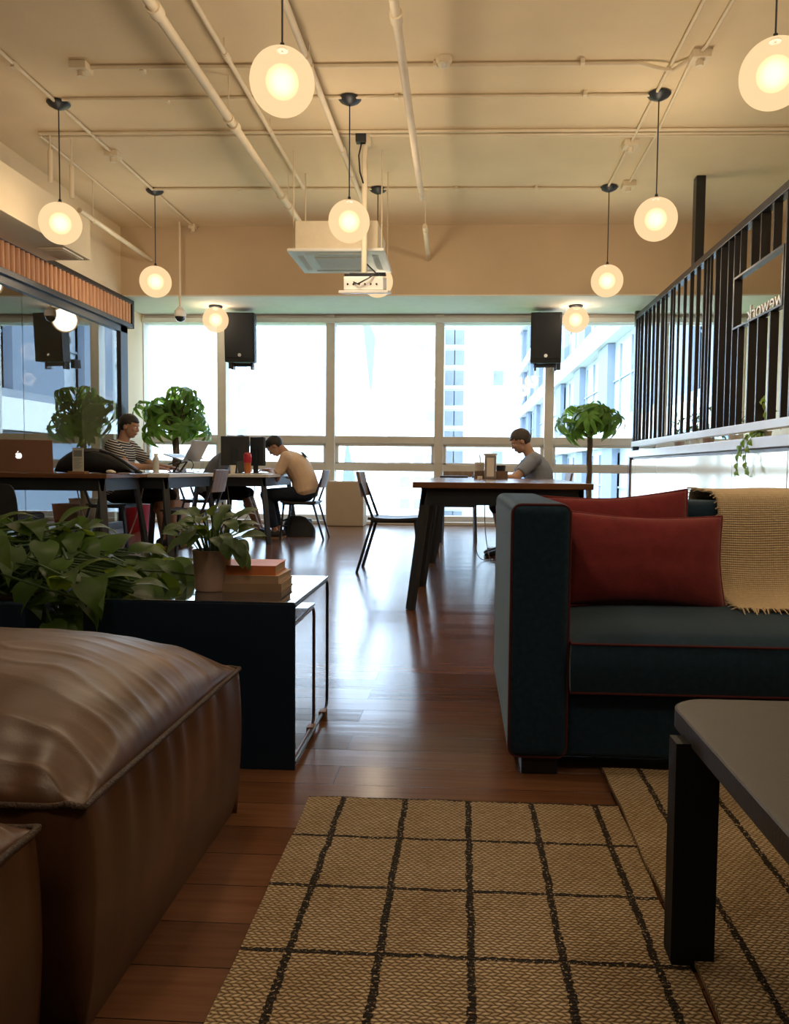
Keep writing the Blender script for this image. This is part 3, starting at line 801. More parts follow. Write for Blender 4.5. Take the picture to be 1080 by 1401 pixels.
# ------------------------------------------------------------------ people
def ring(c, ax, rx, ry, side, n=18):
    """ellipse around c: ry along side, rx along ax x side"""
    ax = Vector(ax).normalized(); side = Vector(side); side = (side - ax*side.dot(ax)).normalized(); fr = side.cross(ax).normalized()
    return [Vector(c) + side*(ry*math.cos(2*PI*k/n)) + fr*(rx*math.sin(2*PI*k/n)) for k in range(n)]

def ik(a, b, l1, l2, pole):
    a, b = Vector(a), Vector(b); d = b - a; L = min(d.length, (l1+l2)*.995); d.normalize()
    b = a + d*L
    x = (l1*l1 - l2*l2 + L*L)/(2*L); h = math.sqrt(max(0, l1*l1 - x*x))
    p = Vector(pole); p = (p - d*p.dot(d)).normalized()
    return a + d*x + p*h, b

def hand(mb, w, d, n, side, curl=.5):
    """palm and five fingers; w wrist, d pointing, n back of hand, side = thumb side"""
    d = Vector(d).normalized(); n = Vector(n); n = (n - d*n.dot(d)).normalized(); s = Vector(side); s = (s - d*s.dot(d) - n*s.dot(n)).normalized()
    R = Matrix((d, s, n)).transposed()
    mb.ball(w + d*.045, 1, 12, (.055, .041, .017), R); mb.cap(w - d*.02, w + d*.03, .027, .026, 10)
    for k, (o, L) in enumerate(((.030, .072), (.010, .080), (-.011, .074), (-.031, .058))):
        a = w + d*.086 + s*o
        b = a + (d*math.cos(curl*.4) - n*math.sin(curl*.4))*L*.5
        c = b + (d*math.cos(curl*1.3) - n*math.sin(curl*1.3))*L*.5
        mb.cap(a - d*.02, b, .0098, .0092, 8); mb.cap(b, c, .0090, .0074, 8)
    a = w + d*.022 + s*.032; b = a + (d*.6 + s*.8 - n*.25).normalized()*.038; c = b + (d*.95 + s*.25 - n*.3).normalized()*.032
    mb.cap(w + d*.02 + s*.015, a, .014, .0135, 8); mb.cap(a, b, .0125, .0105, 8); mb.cap(b, c, .0100, .0080, 8)

def person(label, loc, rz, lean, curve, head_pitch, wrists, top, bottom, short_bottom, hair, skin, knee=(.43, .12), ankle=(.40, .10), head_yaw=0, shoe='shoe', seat=.46, scale=1.0, bulk=1.0, back_print=False, ankles=None):
    t = thing('person', label, 'person', loc, rz); t.scale = (scale,)*3
    Y = Vector((0, 1, 0))
    P = Vector((0, 0, seat+.085))
    def dirv(a): return Vector((math.sin(a), 0, math.cos(a)))
    M1 = P + dirv(lean-curve)*.17; M2 = M1 + dirv(lean)*.15; C = M2 + dirv(lean+curve)*.13; Nk = C + dirv(lean+curve*1.2)*.075
    na = lean*.7 + curve*.8 + head_pitch*.35
    Hb = Nk + dirv(na)*.085
    RH = Euler((0, head_pitch, head_yaw), 'XYZ').to_matrix()
    Hc = Hb + RH @ Vector((.025, 0, .085))
    SH = [C + dirv(lean+curve)*.02 + Vector((0, s*.175*bulk, 0)) for s in (-1, 1)]
    def torso(mb, e, top_e=0):
        mb.loft([ring(P - dirv(lean-curve)*.06, dirv(lean-curve), .095+e, .15+e, Y), ring(P + dirv(lean-curve)*.02, dirv(lean-curve), .125*bulk+e, .178*bulk+e, Y),
                 ring(M1, dirv(lean-curve*.5), .115*bulk+e, .155*bulk+e, Y), ring(M2, dirv(lean), .118*bulk+e, .165*bulk+e, Y),
                 ring(M2*.45+C*.55, dirv(lean+curve*.6), .112*bulk+e, .178*bulk+e, Y), ring(C + dirv(lean+curve)*.025, dirv(lean+curve), .085+e, .165+e, Y),
                 ring(C + dirv(lean+curve)*.062, dirv(lean+curve), .062+e*.6, .10+e*.6, Y), ring(Nk + dirv(na)*.01, dirv(na), .056+e*.4, .060+e*.4, Y)])
    body = MB(); torso(body, 0)
    body.cap(C, Hb + dirv(na)*.02, .058, .054, 16)
    # head
    def hp(x, y, z): return Hc + RH @ Vector((x, y, z))
    body.ball(hp(-.012, 0, .022), 1, 24, (.098, .076, .094), RH)
    body.ball(hp(.022, 0, -.035), 1, 20, (.066, .062, .078), RH)
    body.ball(hp(.052, 0, -.088), .026, 12, (1, 1.2, .8), RH)
    body.ball(hp(.070, 0, .028), 1, 12, (.022, .056, .014), RH)
    body.cap(hp(.084, 0, .012), hp(.099, 0, -.022), .008, .0115, 10)
    for s in (-1, 1):
        body.ball(hp(.095, s*.010, -.025), .008, 8); body.ball(hp(.062, s*.036, -.018), 1, 10, (.024, .022, .02), RH)
        body.ball(hp(-.010, s*.078, -.010), 1, 10, (.019, .010, .031), RH)
    body.ball(hp(.086, 0, -.055), 1, 10, (.010, .024, .007), RH); body.ball(hp(.083, 0, -.066), 1, 10, (.010, .020, .007), RH)
    sleeves = MB(); torso(sleeves, .016)
    arms = []
    for i, s in enumerate((-1, 1)):
        sh = SH[i]; w = Vector(wrists[i])
        el, w = ik(sh, w, .285, .25, Vector((-.35, s*.75, -.55)))
        body.cap(sh, el, .050, .041, 14); body.cap(el, w, .040, .027, 14); body.ball(sh, .058, 14)
        d = (w - el).normalized()
        hand(body, w + d*.01, Vector((d.x, d.y*.5, d.z*.2)), (0, 0, 1), (0.15, -s, 0), .55)
        k = sh.lerp(el, .72)
        sleeves.cyl(sh, k, .071, .062, 16); sleeves.ball(sh, .074, 16)
    pants = MB()
    pants.loft([ring(P - dirv(lean-curve)*.075, dirv(lean-curve), .11, .165, Y), ring(P + dirv(lean-curve)*.03, dirv(lean-curve), .137*bulk, .188*bulk, Y), ring(P + dirv(lean-curve)*.11, dirv(lean-curve), .128*bulk, .172*bulk, Y)])
    shoes = []
    for i, s in enumerate((-1, 1)):
        hipj = P + Vector((.02, s*.095, -.015)); kn = Vector((knee[0], s*knee[1], seat+.055))
        an = Vector(ankles[i]) if ankles else Vector((ankle[0], s*ankle[1], .085))
        body.cap(hipj, kn, .080, .056, 16); body.cap(kn, an, .053, .035, 16); body.ball(kn.lerp(an, .3) - Vector((.012, 0, 0)), .053, 12)
        foot = an + Vector((.13, s*.02, -.055))
        body.cap(an - Vector((.01, 0, .03)), foot, .036, .026, 12)
        pants.cap(hipj, kn, .096, .075, 16)
        if not short_bottom: pants.ball(kn, .072, 14); pants.cyl(kn, an + (kn-an).normalized()*.05, .070, .056, 16)
        else: pants.cyl(hipj.lerp(kn, .5), kn.lerp(hipj, .05), .085, .085, 16)
        h = MB(); z0 = an.z-.085
        h.loft([ring((an.x-.075, an.y, z0+.045), (1, 0, 0), .030, .024, Y), ring((an.x-.04, an.y, z0+.05), (1, 0, 0), .048, .036, Y), ring((an.x+.04, an.y+s*.006, z0+.05), (1, 0, .0), .046, .040, Y),
                ring((an.x+.12, an.y+s*.014, z0+.036), (1, 0, 0), .032, .044, Y), ring((an.x+.18, an.y+s*.016, z0+.028), (1, 0, 0), .022, .034, Y), ring((an.x+.20, an.y+s*.016, z0+.024), (1, 0, 0), .010, .018, Y)])
        so = MB().loft([ring((an.x-.01+.045, an.y+s*.008, z0+z), (0, 0, 1), .048, .128, (1, 0, 0)) for z in (0.0, .018)])
        shoes.append((h, so))
    obj('body', remesh(body, .0065, 3), skin, t, ang=180)
    obj('shirt', remesh(sleeves, .010, 6), top, t, ang=180)
    obj('shorts' if short_bottom else 'trousers', remesh(pants, .010, 6), bottom, t, ang=180)
    hb = MB()
    tb = bmesh.new(); bmesh.ops.create_uvsphere(tb, u_segments=32, v_segments=22, radius=1)
    kill = []
    for v in tb.verts:
        p = Vector((v.co.x*.108 - .016, v.co.y*.085, v.co.z*.102 + .026))
        lim = .050 if p.x > .045 else (.012 if p.x > .015 else (-.012 if p.x > -.02 else -.06))
        if p.z < lim: kill.append(v)
        nz = noise.noise(p*40)*.004; v.co = p + v.co.normalized()*nz
    bmesh.ops.delete(tb, geom=kill, context='VERTS')
    bmesh.ops.solidify(tb, geom=tb.faces[:], thickness=.014)
    Mh = RH.to_4x4(); Mh.translation = Hc
    hb.merge(tb, Mh)
    obj('hair', hb, hair, t, ang=180)
    for s in (-1, 1):
        obj('eye', MB().ball(hp(.079, s*.031, .006), .010, 10, (.7, 1, .6), RH), M['paper'], t)
    for h, so in shoes:
        q = obj('shoe', h, M[shoe], t, ang=60); obj('sole', so, M['sole'], q)
    if back_print:
        pr = MB()
        dd = dirv(lean+curve*.6); bk = Vector((-dd.z, 0, dd.x))
        for k in range(5):
            q = M2.lerp(C, .35+.12*k); pr.bar(q + bk*(.127*bulk+.006) + Y*(-.06+.01*k), q + bk*(.127*bulk+.006) + Y*(.06-.02*(k % 2)), .022, .014)
        obj('back_print', pr, M['ink'], t, smooth=False)
    return t

R_ = math.radians
person('person in a beige shirt bent low over the white table, seen from the side', (-1.84, 9.17, 0), PI, R_(27), R_(14), R_(50),
       [(.48, -.20, .80), (.44, .0, .80)], M['tee_beige'], M['denim'], False, M['hair'], M['skin'], knee=(.46, .11), ankle=(.36, .09), back_print=True, bulk=1.16)
person('person in a black and white striped shirt with short black hair typing at a laptop', (-3.63, 8.02, 0), R_(-3), R_(7), R_(9), R_(14),
       [(.47, -.17, .80), (.47, .17, .80)], M['stripe'], M['shorts'], True, M['hair'], M['skin'], knee=(.50, .13), ankle=(.55, .12), scale=1.03, bulk=1.12)
person('person in a slate blue shirt leaning forward, face hidden behind dark monitors', (-3.10, 9.38, 0), R_(6), R_(30), R_(12), R_(38),
       [(.38, -.16, .80), (.38, .16, .80)], M['tee_slate'], M['shorts'], True, M['hair'], M['skin'], knee=(.46, .14), ankle=(.62, .10))
person('person in a blue grey tee looking down at work beside the right window', (.74, 7.56, 0), PI, R_(8), R_(16), R_(30),
       [(.45, -.16, .81), (.47, .15, .81)], M['tee_grey'], M['shorts'], True, M['hair_grey'], M['skin_pale'], knee=(.42, .12), ankle=(.34, .1), seat=.45, bulk=1.06, scale=.95)

# ------------------------------------------------------------------ things on and under the work tables
def laptop(label, loc, rz, shell, ang=100, stand=False, logo=False, W=.34, D=.235):
    t = thing('laptop', label, 'laptop', loc, rz)
    obj('base', MB().box((-W/2, -D/2, 0), (W/2, D/2, .014), .004), shell, t)
    obj('keyboard', MB().box((-W*.42, -D*.1, .0142), (W*.42, D*.4, .0155)), M['black'], t, smooth=False)
    a = math.radians(ang-90)
    Mx = Matrix.Translation((0, -D/2, .014)) @ Matrix.Rotation(a, 4, 'X')
    lid = obj('lid', MB().box((-W/2, -.007, 0), (W/2, 0, D), .003, 2, Mx), shell, t)
    obj('screen', MB().box((-W*.47, .0002, .012), (W*.47, .0015, D-.01), 0, 2, Mx), M['black'], lid, smooth=False)
    if logo:
        lg = MB()
        k = .028
        pts = []
        for i in range(40):     # bitten apple outline
            q = 2*PI*i/40
            x = math.sin(q)*(.92+.06*math.cos(2*q)); z = math.cos(q)*.95
            if math.cos(q) > .75: z -= .22*(math.cos(q)-.75)/.25*max(0, 1-abs(x)/.5)
            if z < -.7: z += .12*max(0, 1-abs(x)/.3)
            d = math.hypot(x-(-1.12), z-.08)
            if d < .46: x = -1.12 + (x+1.12)/max(d, .01)*.46; z = .08 + (z-.08)/max(d, .01)*.46
            pts.append((x*k, z*k))
        lg.prism(pts, 0, .0015)
        leafp = [(0.02*k*10*math.sin(u)*.18 + .0*k, 0) for u in (0,)]
        lp = []
        for i in range(16):
            q = 2*PI*i/16; a_, b_ = .30*math.cos(q), .13*math.sin(q)*(1-.4*abs(math.cos(q)))
            c_, s_ = math.cos(R_(58)), math.sin(R_(58)); lp.append(((-.12 + a_*c_ - b_*s_)*k, (1.20 + a_*s_ + b_*c_)*k))
        lg.prism(lp, 0, .0015)
        Ml = Mx @ Matrix.Translation((0, -.0072, D*.5)) @ Matrix.Rotation(PI/2, 4, 'X')
        lg.b.transform(Ml)
        obj('logo', lg, M['logo'], lid, smooth=False)
    return t
ZT = .775
lp = laptop('bronze laptop with a lit fruit-shaped mark on its open lid, at the left edge', (-3.63, 6.24, ZT), R_(24), M['copper'], 110, logo=True, W=.50, D=.27)

def blob(fn, nu=24, nv=16):
    return MB().grid(fn, nu, nv)
bp = thing('backpack', 'black backpack slumped on the brown table behind the sign holder', 'bag', (-3.08, 6.38, ZT), R_(0))
def bpf(u, v):
    a = 2*PI*v; x = -.30+.66*u
    hgt = .215*(math.sin(PI*min(1, max(0, u*.93+.05)))**.5)*(1.0 if u < .55 else 1-1.15*(u-.55))*(1+.06*math.sin(9*u))
    if u == 0 or u == 1: hgt *= .3
    return (x, .12*math.cos(a)*(1-.5*abs(u-.5)), hgt/2 + hgt/2*math.sin(a) + .004*math.sin(14*u+3*v) + .004)
b = MB().grid(bpf, 26, 20, True)
bmesh.ops.holes_fill(b.b, edges=[e for e in b.b.edges if e.is_boundary], sides=0)
obj('body', b, M['bag'], bp)
obj('strap', MB().tube([(.1, -.11, .19), (.2, -.125, .16), (.3, -.12, .10), (.38, -.10, .04), (.42, -.05, .012), (.36, -.02, .012)], .012, 8), M['bag'], bp)
obj('zip', MB().tube([(-.1, -.085, .17), (.05, -.10, .185), (.2, -.088, .15), (.28, -.08, .09)], .004, 6), M['steel'], bp)
sg = thing('sign_holder', 'clear acrylic sign holder with printed card on the brown table', 'sign', (-3.06, 6.06, ZT))
obj('base', MB().box((-.07, -.04, 0), (.07, .04, .018), .003), M['woodfoot'], sg)
obj('card', MB().box((-.045, -.002, .018), (.045, .002, .205)), M['paper'], sg, smooth=False)
b = MB().box((-.034, -.0035, .135), (.034, -.002, .185))
for k in range(9): b.box((-.034, -.003, .118-k*.010), (.034-.012*((k*7) % 3), -.002, .121-k*.010))
obj('print', b, M['grey_text'], sg, smooth=False)
obj('sleeve', MB().box((-.05, -.006, .018), (.05, -.004, .212)), M['acr'], sg, smooth=False)
tag(obj('crumpled_wrapper', MB().ball((-2.84, 6.15, ZT+.016), .03, 12, (1.2, .8, .55)).ball((-2.80, 6.12, ZT+.012), .02, 10, (1, 1, .6)), M['paper']), 'small white crumpled wrapper at the corner of the brown table', 'wrapper')

# striped man's laptop on a stand
ls = thing('laptop_stand', 'black folding laptop stand on the near white table', 'stand', (-2.93, 8.0, ZT-.0))
b = MB().box((-.1, -.12, 0), (.1, .12, .008), .002)
b.bar((-.05, -.09, .006), (.03, -.09, .12), .014, .014).bar((-.05, .09, .006), (.03, .09, .12), .014, .014)
b.bar((-.09, -.12, .085), (.10, -.12, .145), .03, .01).bar((-.09, .12, .085), (.10, .12, .145), .03, .01).bar((.08, -.13, .14), (.08, .13, .14), .02, .01)
obj('frame', b, M['black'], ls, smooth=False)
l2 = laptop('silver laptop raised on a black stand, screen edge toward the camera', (-2.93, 8.0, ZT+.15), R_(90), M['alu'], 102)
l2.rotation_euler = Euler((R_(17), 0, R_(80)), 'XYZ')
def bottle(label, loc, h, r, m, cap=None, cat='bottle'):
    t = thing('drink_bottle', label, cat, loc)
    obj('body', MB().lathe([(0, 0), (r, 0), (r*1.02, h*.1), (r, h*.7), (r*.55, h*.85), (r*.5, h*.9), (0, h*.9)], 20), m, t)
    obj('cap', MB().cyl((0, 0, h*.9), (0, 0, h), r*.58, n=16), cap or M['white'], t)
    return t
bottle('taller clear bottle in front of the striped person', (-3.17, 7.75, ZT), .23, .026, M['acr'])
bottle('shorter pale bottle beside the taller clear one', (-3.09, 7.72, ZT), .19, .03, M['glow_cord'])
bottle('slim clear bottle standing alone between the two laptops at left', (-2.72, 8.03, ZT), .16, .018, M['acr'])
# monitors seen from behind
def monitor(label, x, y, rz, w, h, tilt=0):
    t = thing('monitor', label, 'monitor', (x, y, .765), rz, 'monitors on the far white table')
    obj('panel', MB().box((-w/2, -.022, .09), (w/2, .02, .09+h), .008), M['screen_back'], t)
    obj('screen', MB().box((-w/2+.01, .0205, .10), (w/2-.01, .022, .08+h)), M['black'], t, smooth=False)
    obj('stand', MB().box((-.03, -.05, .008), (.03, -.022, .3), .004).box((-.11, -.1, 0), (.11, .08, .009), .003), M['steel'], t)
monitor('left wider dark monitor seen from behind on the white table', -2.66, 9.02, R_(6), .33, .345)
monitor('right narrower dark monitor beside the wider one', -2.40, 9.06, R_(-30), .22, .34)
tb_ = thing('tumbler', 'red topped shaker bottle with amber drink before the monitors', 'bottle', (-2.43, 8.72, .765))
obj('cup', MB().lathe([(0, 0), (.034, 0), (.042, .11), (.042, .13), (0, .13)], 22), M['tea'], tb_)
obj('lid', MB().lathe([(0, .125), (.046, .125), (.048, .16), (.05, .19), (.045, .22), (.03, .24), (.0, .245)], 22).box((-.02, -.055, .2), (.02, .02, .225), .006), M['red_plastic'], tb_)
tag(obj('phone', MB().box((-.038, -.004, 0), (.038, .004, .15), .003, 2, Matrix.Translation((-2.52, 8.80, .775)) @ Matrix.Rotation(R_(-24), 4, 'X') @ Matrix.Rotation(R_(-16), 4, 'Y')), M['black']), 'dark phone propped upright left of the red shaker bottle', 'phone')
tag(obj('paper_sheet', MB().box((-2.44, 8.5, .766), (-2.22, 8.66, .769), 0), M['paper'], smooth=False), 'white sheet of paper at the near end of the monitor table', 'paper')
tag(obj('notebook', MB().box((-2.36, 9.0, .766), (-2.17, 9.28, .778), .003, 2), M['paper']), 'open white notebook under the beige person\'s hands', 'notebook')
tag(obj('paper_cup', MB().lathe([(0, .765), (.025, .765), (.035, .86), (.037, .86), (.034, .855), (0, .80)], 20, (-2.60, 8.72, 0)), M['paper']), 'small white cup left of the red shaker bottle', 'cup')

bg = thing('tote_bag', 'dark bag slumped on the floor under the beige person\'s chair', 'bag', (-1.99, 9.45, 0), R_(8))
def bgf(u, v):
    a = 2*PI*v; z = .245*u; k = 1-.35*u**2
    sx = .20*k; sy = .10*(1-.55*u)
    c, s = math.cos(a), math.sin(a)
    return (sx*abs(c)**.7*(1 if c > 0 else -1) + .02*math.sin(7*u+4*a)*u, sy*abs(s)**.7*(1 if s > 0 else -1), z*(1-.16*(c > 0)*u*c) + .002)
b = MB().grid(bgf, 14, 28, True); bmesh.ops.holes_fill(b.b, edges=[e for e in b.b.edges if e.is_boundary], sides=0)
obj('body', b, M['bag'], bg)
obj('strap', MB().tube([(-.12, -.05, .22), (-.2, -.06, .19), (-.27, -.06, .16), (-.2, -.07, .13), (-.1, -.08, .12)], .012, 8), M['bag'], bg)

cab = thing('cabinet', 'beige floor cabinet standing against the window mullion', 'cabinet', (-1.68, 11.33, 0))
obj('body', MB().box((-.27, -.2, 0), (.27, .2, .65), .006), M['card'], cab, smooth=False)
obj('door', MB().box((-.262, -.208, .01), (.262, -.2, .64), .003), M['card'], cab, smooth=False)
tag(obj('waste_bin', MB().lathe([(0, 0), (.13, 0), (.17, .34), (.178, .345), (.16, .345), (.12, .02), (0, .02)], 28, (-4.15, 9.75, 0)), M['red_bin']), 'red waste bin on the floor behind the striped person\'s chair', 'bin')

# wooden caddy on the right tables
cd = thing('caddy', 'small wooden caddy box in the middle of the right tables', 'caddy', (.245, 6.6, .762))
b = MB().box((-.14, -.09, 0), (.14, .09, .012)); 
for lo, hi in (((-.14, -.09, .012), (.14, -.078, .066)), ((-.14, .078, .012), (.14, .09, .066)), ((-.14, -.078, .012), (-.128, .078, .066)), ((.128, -.078, .012), (.14, .078, .066))): b.box(lo, hi, .002)
obj('box', b, M['chairwood'], cd, smooth=False)
nd = thing('napkin_dispenser', 'tall steel napkin dispenser standing before the wooden caddy', 'dispenser', (.235, 6.44, .762))
obj('case', MB().box((-.048, -.035, 0), (.048, .035, .195), .008), M['alu'], nd)
obj('napkins', MB().box((-.03, -.0365, .02), (.03, -.034, .175)), M['paper'], nd, smooth=False)
obj('lid', MB().box((-.054, -.04, .195), (.054, .04, .21), .006), M['white'], nd)
pc = thing('paper_cup', 'white lidded paper cup inside the wooden caddy', 'cup', (.15, 6.6, .775))
obj('cup', MB().lathe([(0, 0), (.028, 0), (.040, .11), (0, .11)], 22), M['paper'], pc); obj('lid', MB().lathe([(0, .108), (.043, .108), (.041, .122), (.034, .126), (0, .126)], 22), M['white'], pc)
obj('straw', MB().cyl((.01, 0, .12), (.0, 0, .19), .004, n=8), M['white'], pc)
tag(obj('sauce_pot', MB().lathe([(0, 0), (.035, 0), (.042, .10), (.036, .10), (0, .09)], 18, (.33, 6.6, .775)), M['steel']), 'dark round pot inside the wooden caddy at its right', 'pot')
tag(obj('card_box', MB().box((.13, 6.40, .762), (.17, 6.44, .785), .002), M['paper'], smooth=False), 'tiny white box at the foot of the napkin dispenser', 'box')
tag(obj('closed_laptop', MB().box((-.20, 7.2, .762), (.06, 7.42, .778), .004), M['black']), 'thin closed dark laptop at the left side of the far right table', 'laptop')
tag(obj('notepad', MB().box((.10, 7.38, .762), (.34, 7.66, .776), .003), M['bag']), 'dark notepad under the hands of the person in blue grey', 'notepad')

def cable(label, pts, r=.005, m='glow_cord'):
    # smooth the polyline a little
    P = [Vector(p) for p in pts]
    for _ in range(2):
        Q = [P[0]]
        for a, b in zip(P, P[1:]): Q += [a.lerp(b, .25), a.lerp(b, .75)]
        Q.append(P[-1]); P = Q
    return tag(obj('cable', MB().tube(P, r, 6), M[m]), label, 'cable')
cable('pale cable hanging from the middle right table down in a loop', [(.20, 6.8, .62), (.21, 6.8, .3), (.25, 6.8, .05), (.31, 6.8, .012), (.36, 6.78, .05), (.32, 6.8, .2), (.30, 6.8, .62)], .004)
cable('thin pale cable hanging beside the looped one at right', [(.12, 7.1, .62), (.13, 7.1, .2), (.16, 7.1, .01), (.3, 7.2, .008)], .004)
cable('pale cable slanting down under the white table at left', [(-3.0, 7.2, .66), (-3.06, 7.2, .4), (-3.2, 7.25, .1), (-3.3, 7.3, .01)], .006)
cable('pale cable hanging under the brown table at far left', [(-3.3, 6.5, .66), (-3.25, 6.5, .4), (-3.1, 6.5, .15), (-2.95, 6.5, .01)], .005)
cable('white cable looping under the monitor table', [(-2.66, 8.7, .63), (-2.62, 8.7, .3), (-2.5, 8.7, .18), (-2.38, 8.7, .35), (-2.34, 8.7, .63)], .005)
cable('black cable looping beside the raised laptop', [(-2.86, 7.9, ZT+.12), (-2.8, 7.9, ZT+.14), (-2.76, 7.9, ZT+.08), (-2.8, 7.9, ZT+.02), (-2.72, 7.95, ZT+.01)], .005, 'black')
tag(obj('power_strip', MB().box((.28, 8.0, 0), (.62, 8.10, .035), .006), M['chairwood']), 'brown floor box with cables under the right tables', 'floor box')

# ------------------------------------------------------------------ foreground: leather ottomans
def ottoman(label, x0, x1, y0, y1, ze, crown, seed, group):
    t = thing('ottoman', label, 'ottoman', (x1, y0, 0), group=group)
    W, D = x1-x0, y1-y0; r = random.Random(seed); off = Vector((seed*3.1, 0, 0))
    def edge(u, v):
        e = min(u, 1-u)*W; g = min(v, 1-v)*D
        return e, g
    def top(i, j):
        u, v = i, j
        # pull grid lines toward the edges so the seams stay crisp
        u = .5-.5*math.cos(PI*u); v = .5-.5*math.cos(PI*v)
        x = -W + W*u; y = D*v
        a = max(0, 1-abs(2*u-1)**3.0); b = max(0, 1-abs(2*v-1)**2.6)
        h = crown*(a**.55)*(b**.55)
        er = (1-u)*W; ef = min(v, 1-v)*D
        w = 0
        # gathers run in from the right and front seams and fade towards the middle
        q = math.exp(-(er/.24)**1.6)*min(1, er/.02)
        n1 = noise.noise(Vector((x*3.5, y*3.0, 1))+off); n2 = noise.noise(Vector((x*8, y*8, 9))+off)
        ph = y*85 + n1*7 + n2*2.5 - er*er*70
        rid = 1-abs(math.sin(ph*.5))
        w += .0042*q*(rid**2.2-.3)*(1+1.1*noise.noise(Vector((y*7, x*4, 0))+off))
        ph2 = y*205 + n1*9 + n2*5
        w += .0014*math.exp(-er/.07)*min(1, er/.012)*((1-abs(math.sin(ph2*.5)))**2-.3)
        q2 = math.exp(-ef/.08)*min(1, ef/.012)
        w += .004*q2*math.sin(x*58 + 4*noise.noise(Vector((x*4, y*4, 5))+off))
        w += .008*noise.noise(Vector((x*3.0, y*5.0, 2))+off)*a*b
        w += .004*((1-abs(noise.noise(Vector((x*3+y*2, y*6-x*2, 7))+off)))**3)*a*b
        return (x, y, ze + h + w)
    tp = MB().grid(top, 190, 190)
    obj('cushion_top', tp, M['leather'], t, ang=180)
    sd = MB()
    # side wall loop, bulging a touch
    loop = []; n = 60
    for k in range(n): loop.append((Vector((-W + W*k/n, 0, 0)), Vector((0, -1, 0))))
    for k in range(n): loop.append((Vector((0, D*k/n, 0)), Vector((1, 0, 0))))
    for k in range(n): loop.append((Vector((-W*k/n, D, 0)), Vector((0, 1, 0))))
    for k in range(n): loop.append((Vector((-W, D-D*k/n, 0)), Vector((-1, 0, 0))))
    def side(i, j):
        p, nn = loop[int(round(j*len(loop))) % len(loop)]
        z = ze*(1-i); b = .018*math.sin(PI*min(1, i*1.0))**.7 - .012*i
        wr = .005*math.exp(-i*4)*math.sin(p.x*70+p.y*70 + 3*noise.noise(p*6+off)) + .006*noise.noise(Vector((p.x*5, p.y*5, z*4))+off)*math.sin(PI*i)
        c = 0.0
        return tuple(p + nn*(b+wr) + Vector((0, 0, z + .0)))
    sd.grid(side, 26, len(loop), True)
    obj('side_panel', sd, M['leather'], t, ang=180)
    pts = [top(k/60, 0) for k in range(61)] + [top(1, k/60) for k in range(1, 61)] + [top(1-k/60, 1) for k in range(1, 61)] + [top(0, 1-k/60) for k in range(1, 60)]
    obj('seam', MB().tube([(p[0] + .004*(1 if p[0] > -.001 else 0), p[1]-.003*(p[1] < .001), p[2]+.001) for p in pts], .0055, 8, True), M['seam'], t, ang=180)
    obj('bottom', MB().box((-W+.03, .03, .002), (-.03, D-.03, .03)), M['black'], t, smooth=False)
    return t
og = 'brown leather ottomans'
ottoman('big brown leather ottoman filling the lower left, wrinkled along its seam', -1.55, -.535, 1.06, 1.83, .352, .145, 1, og)
ottoman('nearer brown leather ottoman, only its corner in the lower left', -1.55, -.575, .22, 1.005, .345, .13, 2, og)

# ------------------------------------------------------------------ nest of side tables, books, pot, planter
def rrect_wire(x, y0, y1, z0, z1, r=.03):
    pts = [(x, y0, z1)]
    for k in range(7):
        a = PI/2 - (PI/2)*k/6; pts.append((x, y1-r+r*math.cos(a), z1-r+r*math.sin(a)))
    for k in range(7):
        a = -(PI/2)*k/6; pts.append((x, y1-r+r*math.cos(a), z0+r+r*math.sin(a)))
    pts.append((x, y0, z0)); return pts
def nest_table(label, x0, x1, y0, y1, h, wm, feet, wire_y):
    t = thing('side_table', label, 'side table', (x1, y0, 0), group='nested side tables')
    W, D = x1-x0, y1-y0
    obj('top', MB().box((-W, 0, h-.008), (0, D, h), .003), M['navy'], t)
    obj('front_panel', MB().box((-W, -.002, 0), (0, .006, h-.006), .002), M['navy_satin'], t)
    for x in (-.004, -W+.004):
        obj('wire_leg', MB().tube(rrect_wire(x, .01, wire_y, .018, h-.012), .0052, 8), wm, t)
        obj('foot', MB().box((x-.012, wire_y*.86-.02, 0), (x+.012, wire_y*.86+.02, .026), .003), M['woodfoot'], t)
nest_table('larger navy metal side table with the potted plant and books on top', -1.05, -.452, 2.095, 2.63, .47, M['wire_black'], None, .535)
nest_table('smaller navy side table with brown wire legs tucked under the larger one', -.95, -.462, 2.13, 2.44, .41, M['wire_brown'], None, .31)

def book(label, c, rz, w, d, h, m):
    t = thing('book', label, 'book', c, rz, 'books stacked on the side table')
    obj('cover', MB().box((-w/2, -d/2, 0), (w/2, d/2, .003)).box((-w/2, -d/2, h-.003), (w/2, d/2, h)).box((-w/2, -d/2, 0), (-w/2+.003, d/2, h)).box((-w/2,-d/2,.003),(w/2,-d/2+.002,h-.003)), m, t, smooth=False)
    obj('pages', MB().box((-w/2+.003, -d/2+.003, .003), (w/2-.003, d/2-.003, h-.003)), M['pages'], t, smooth=False)
book('brown covered book at the bottom of the stack on the side table', (-.655, 2.34, .47), R_(1), .25, .17, .026, M['brown_cover'])
book('tan covered book in the middle of the stack on the side table', (-.657, 2.342, .496), R_(-1), .242, .165, .023, M['tan_cover'])
book('orange covered book on top of the stack on the side table', (-.668, 2.345, .519), R_(2), .235, .165, .029, M['orange_cover'])

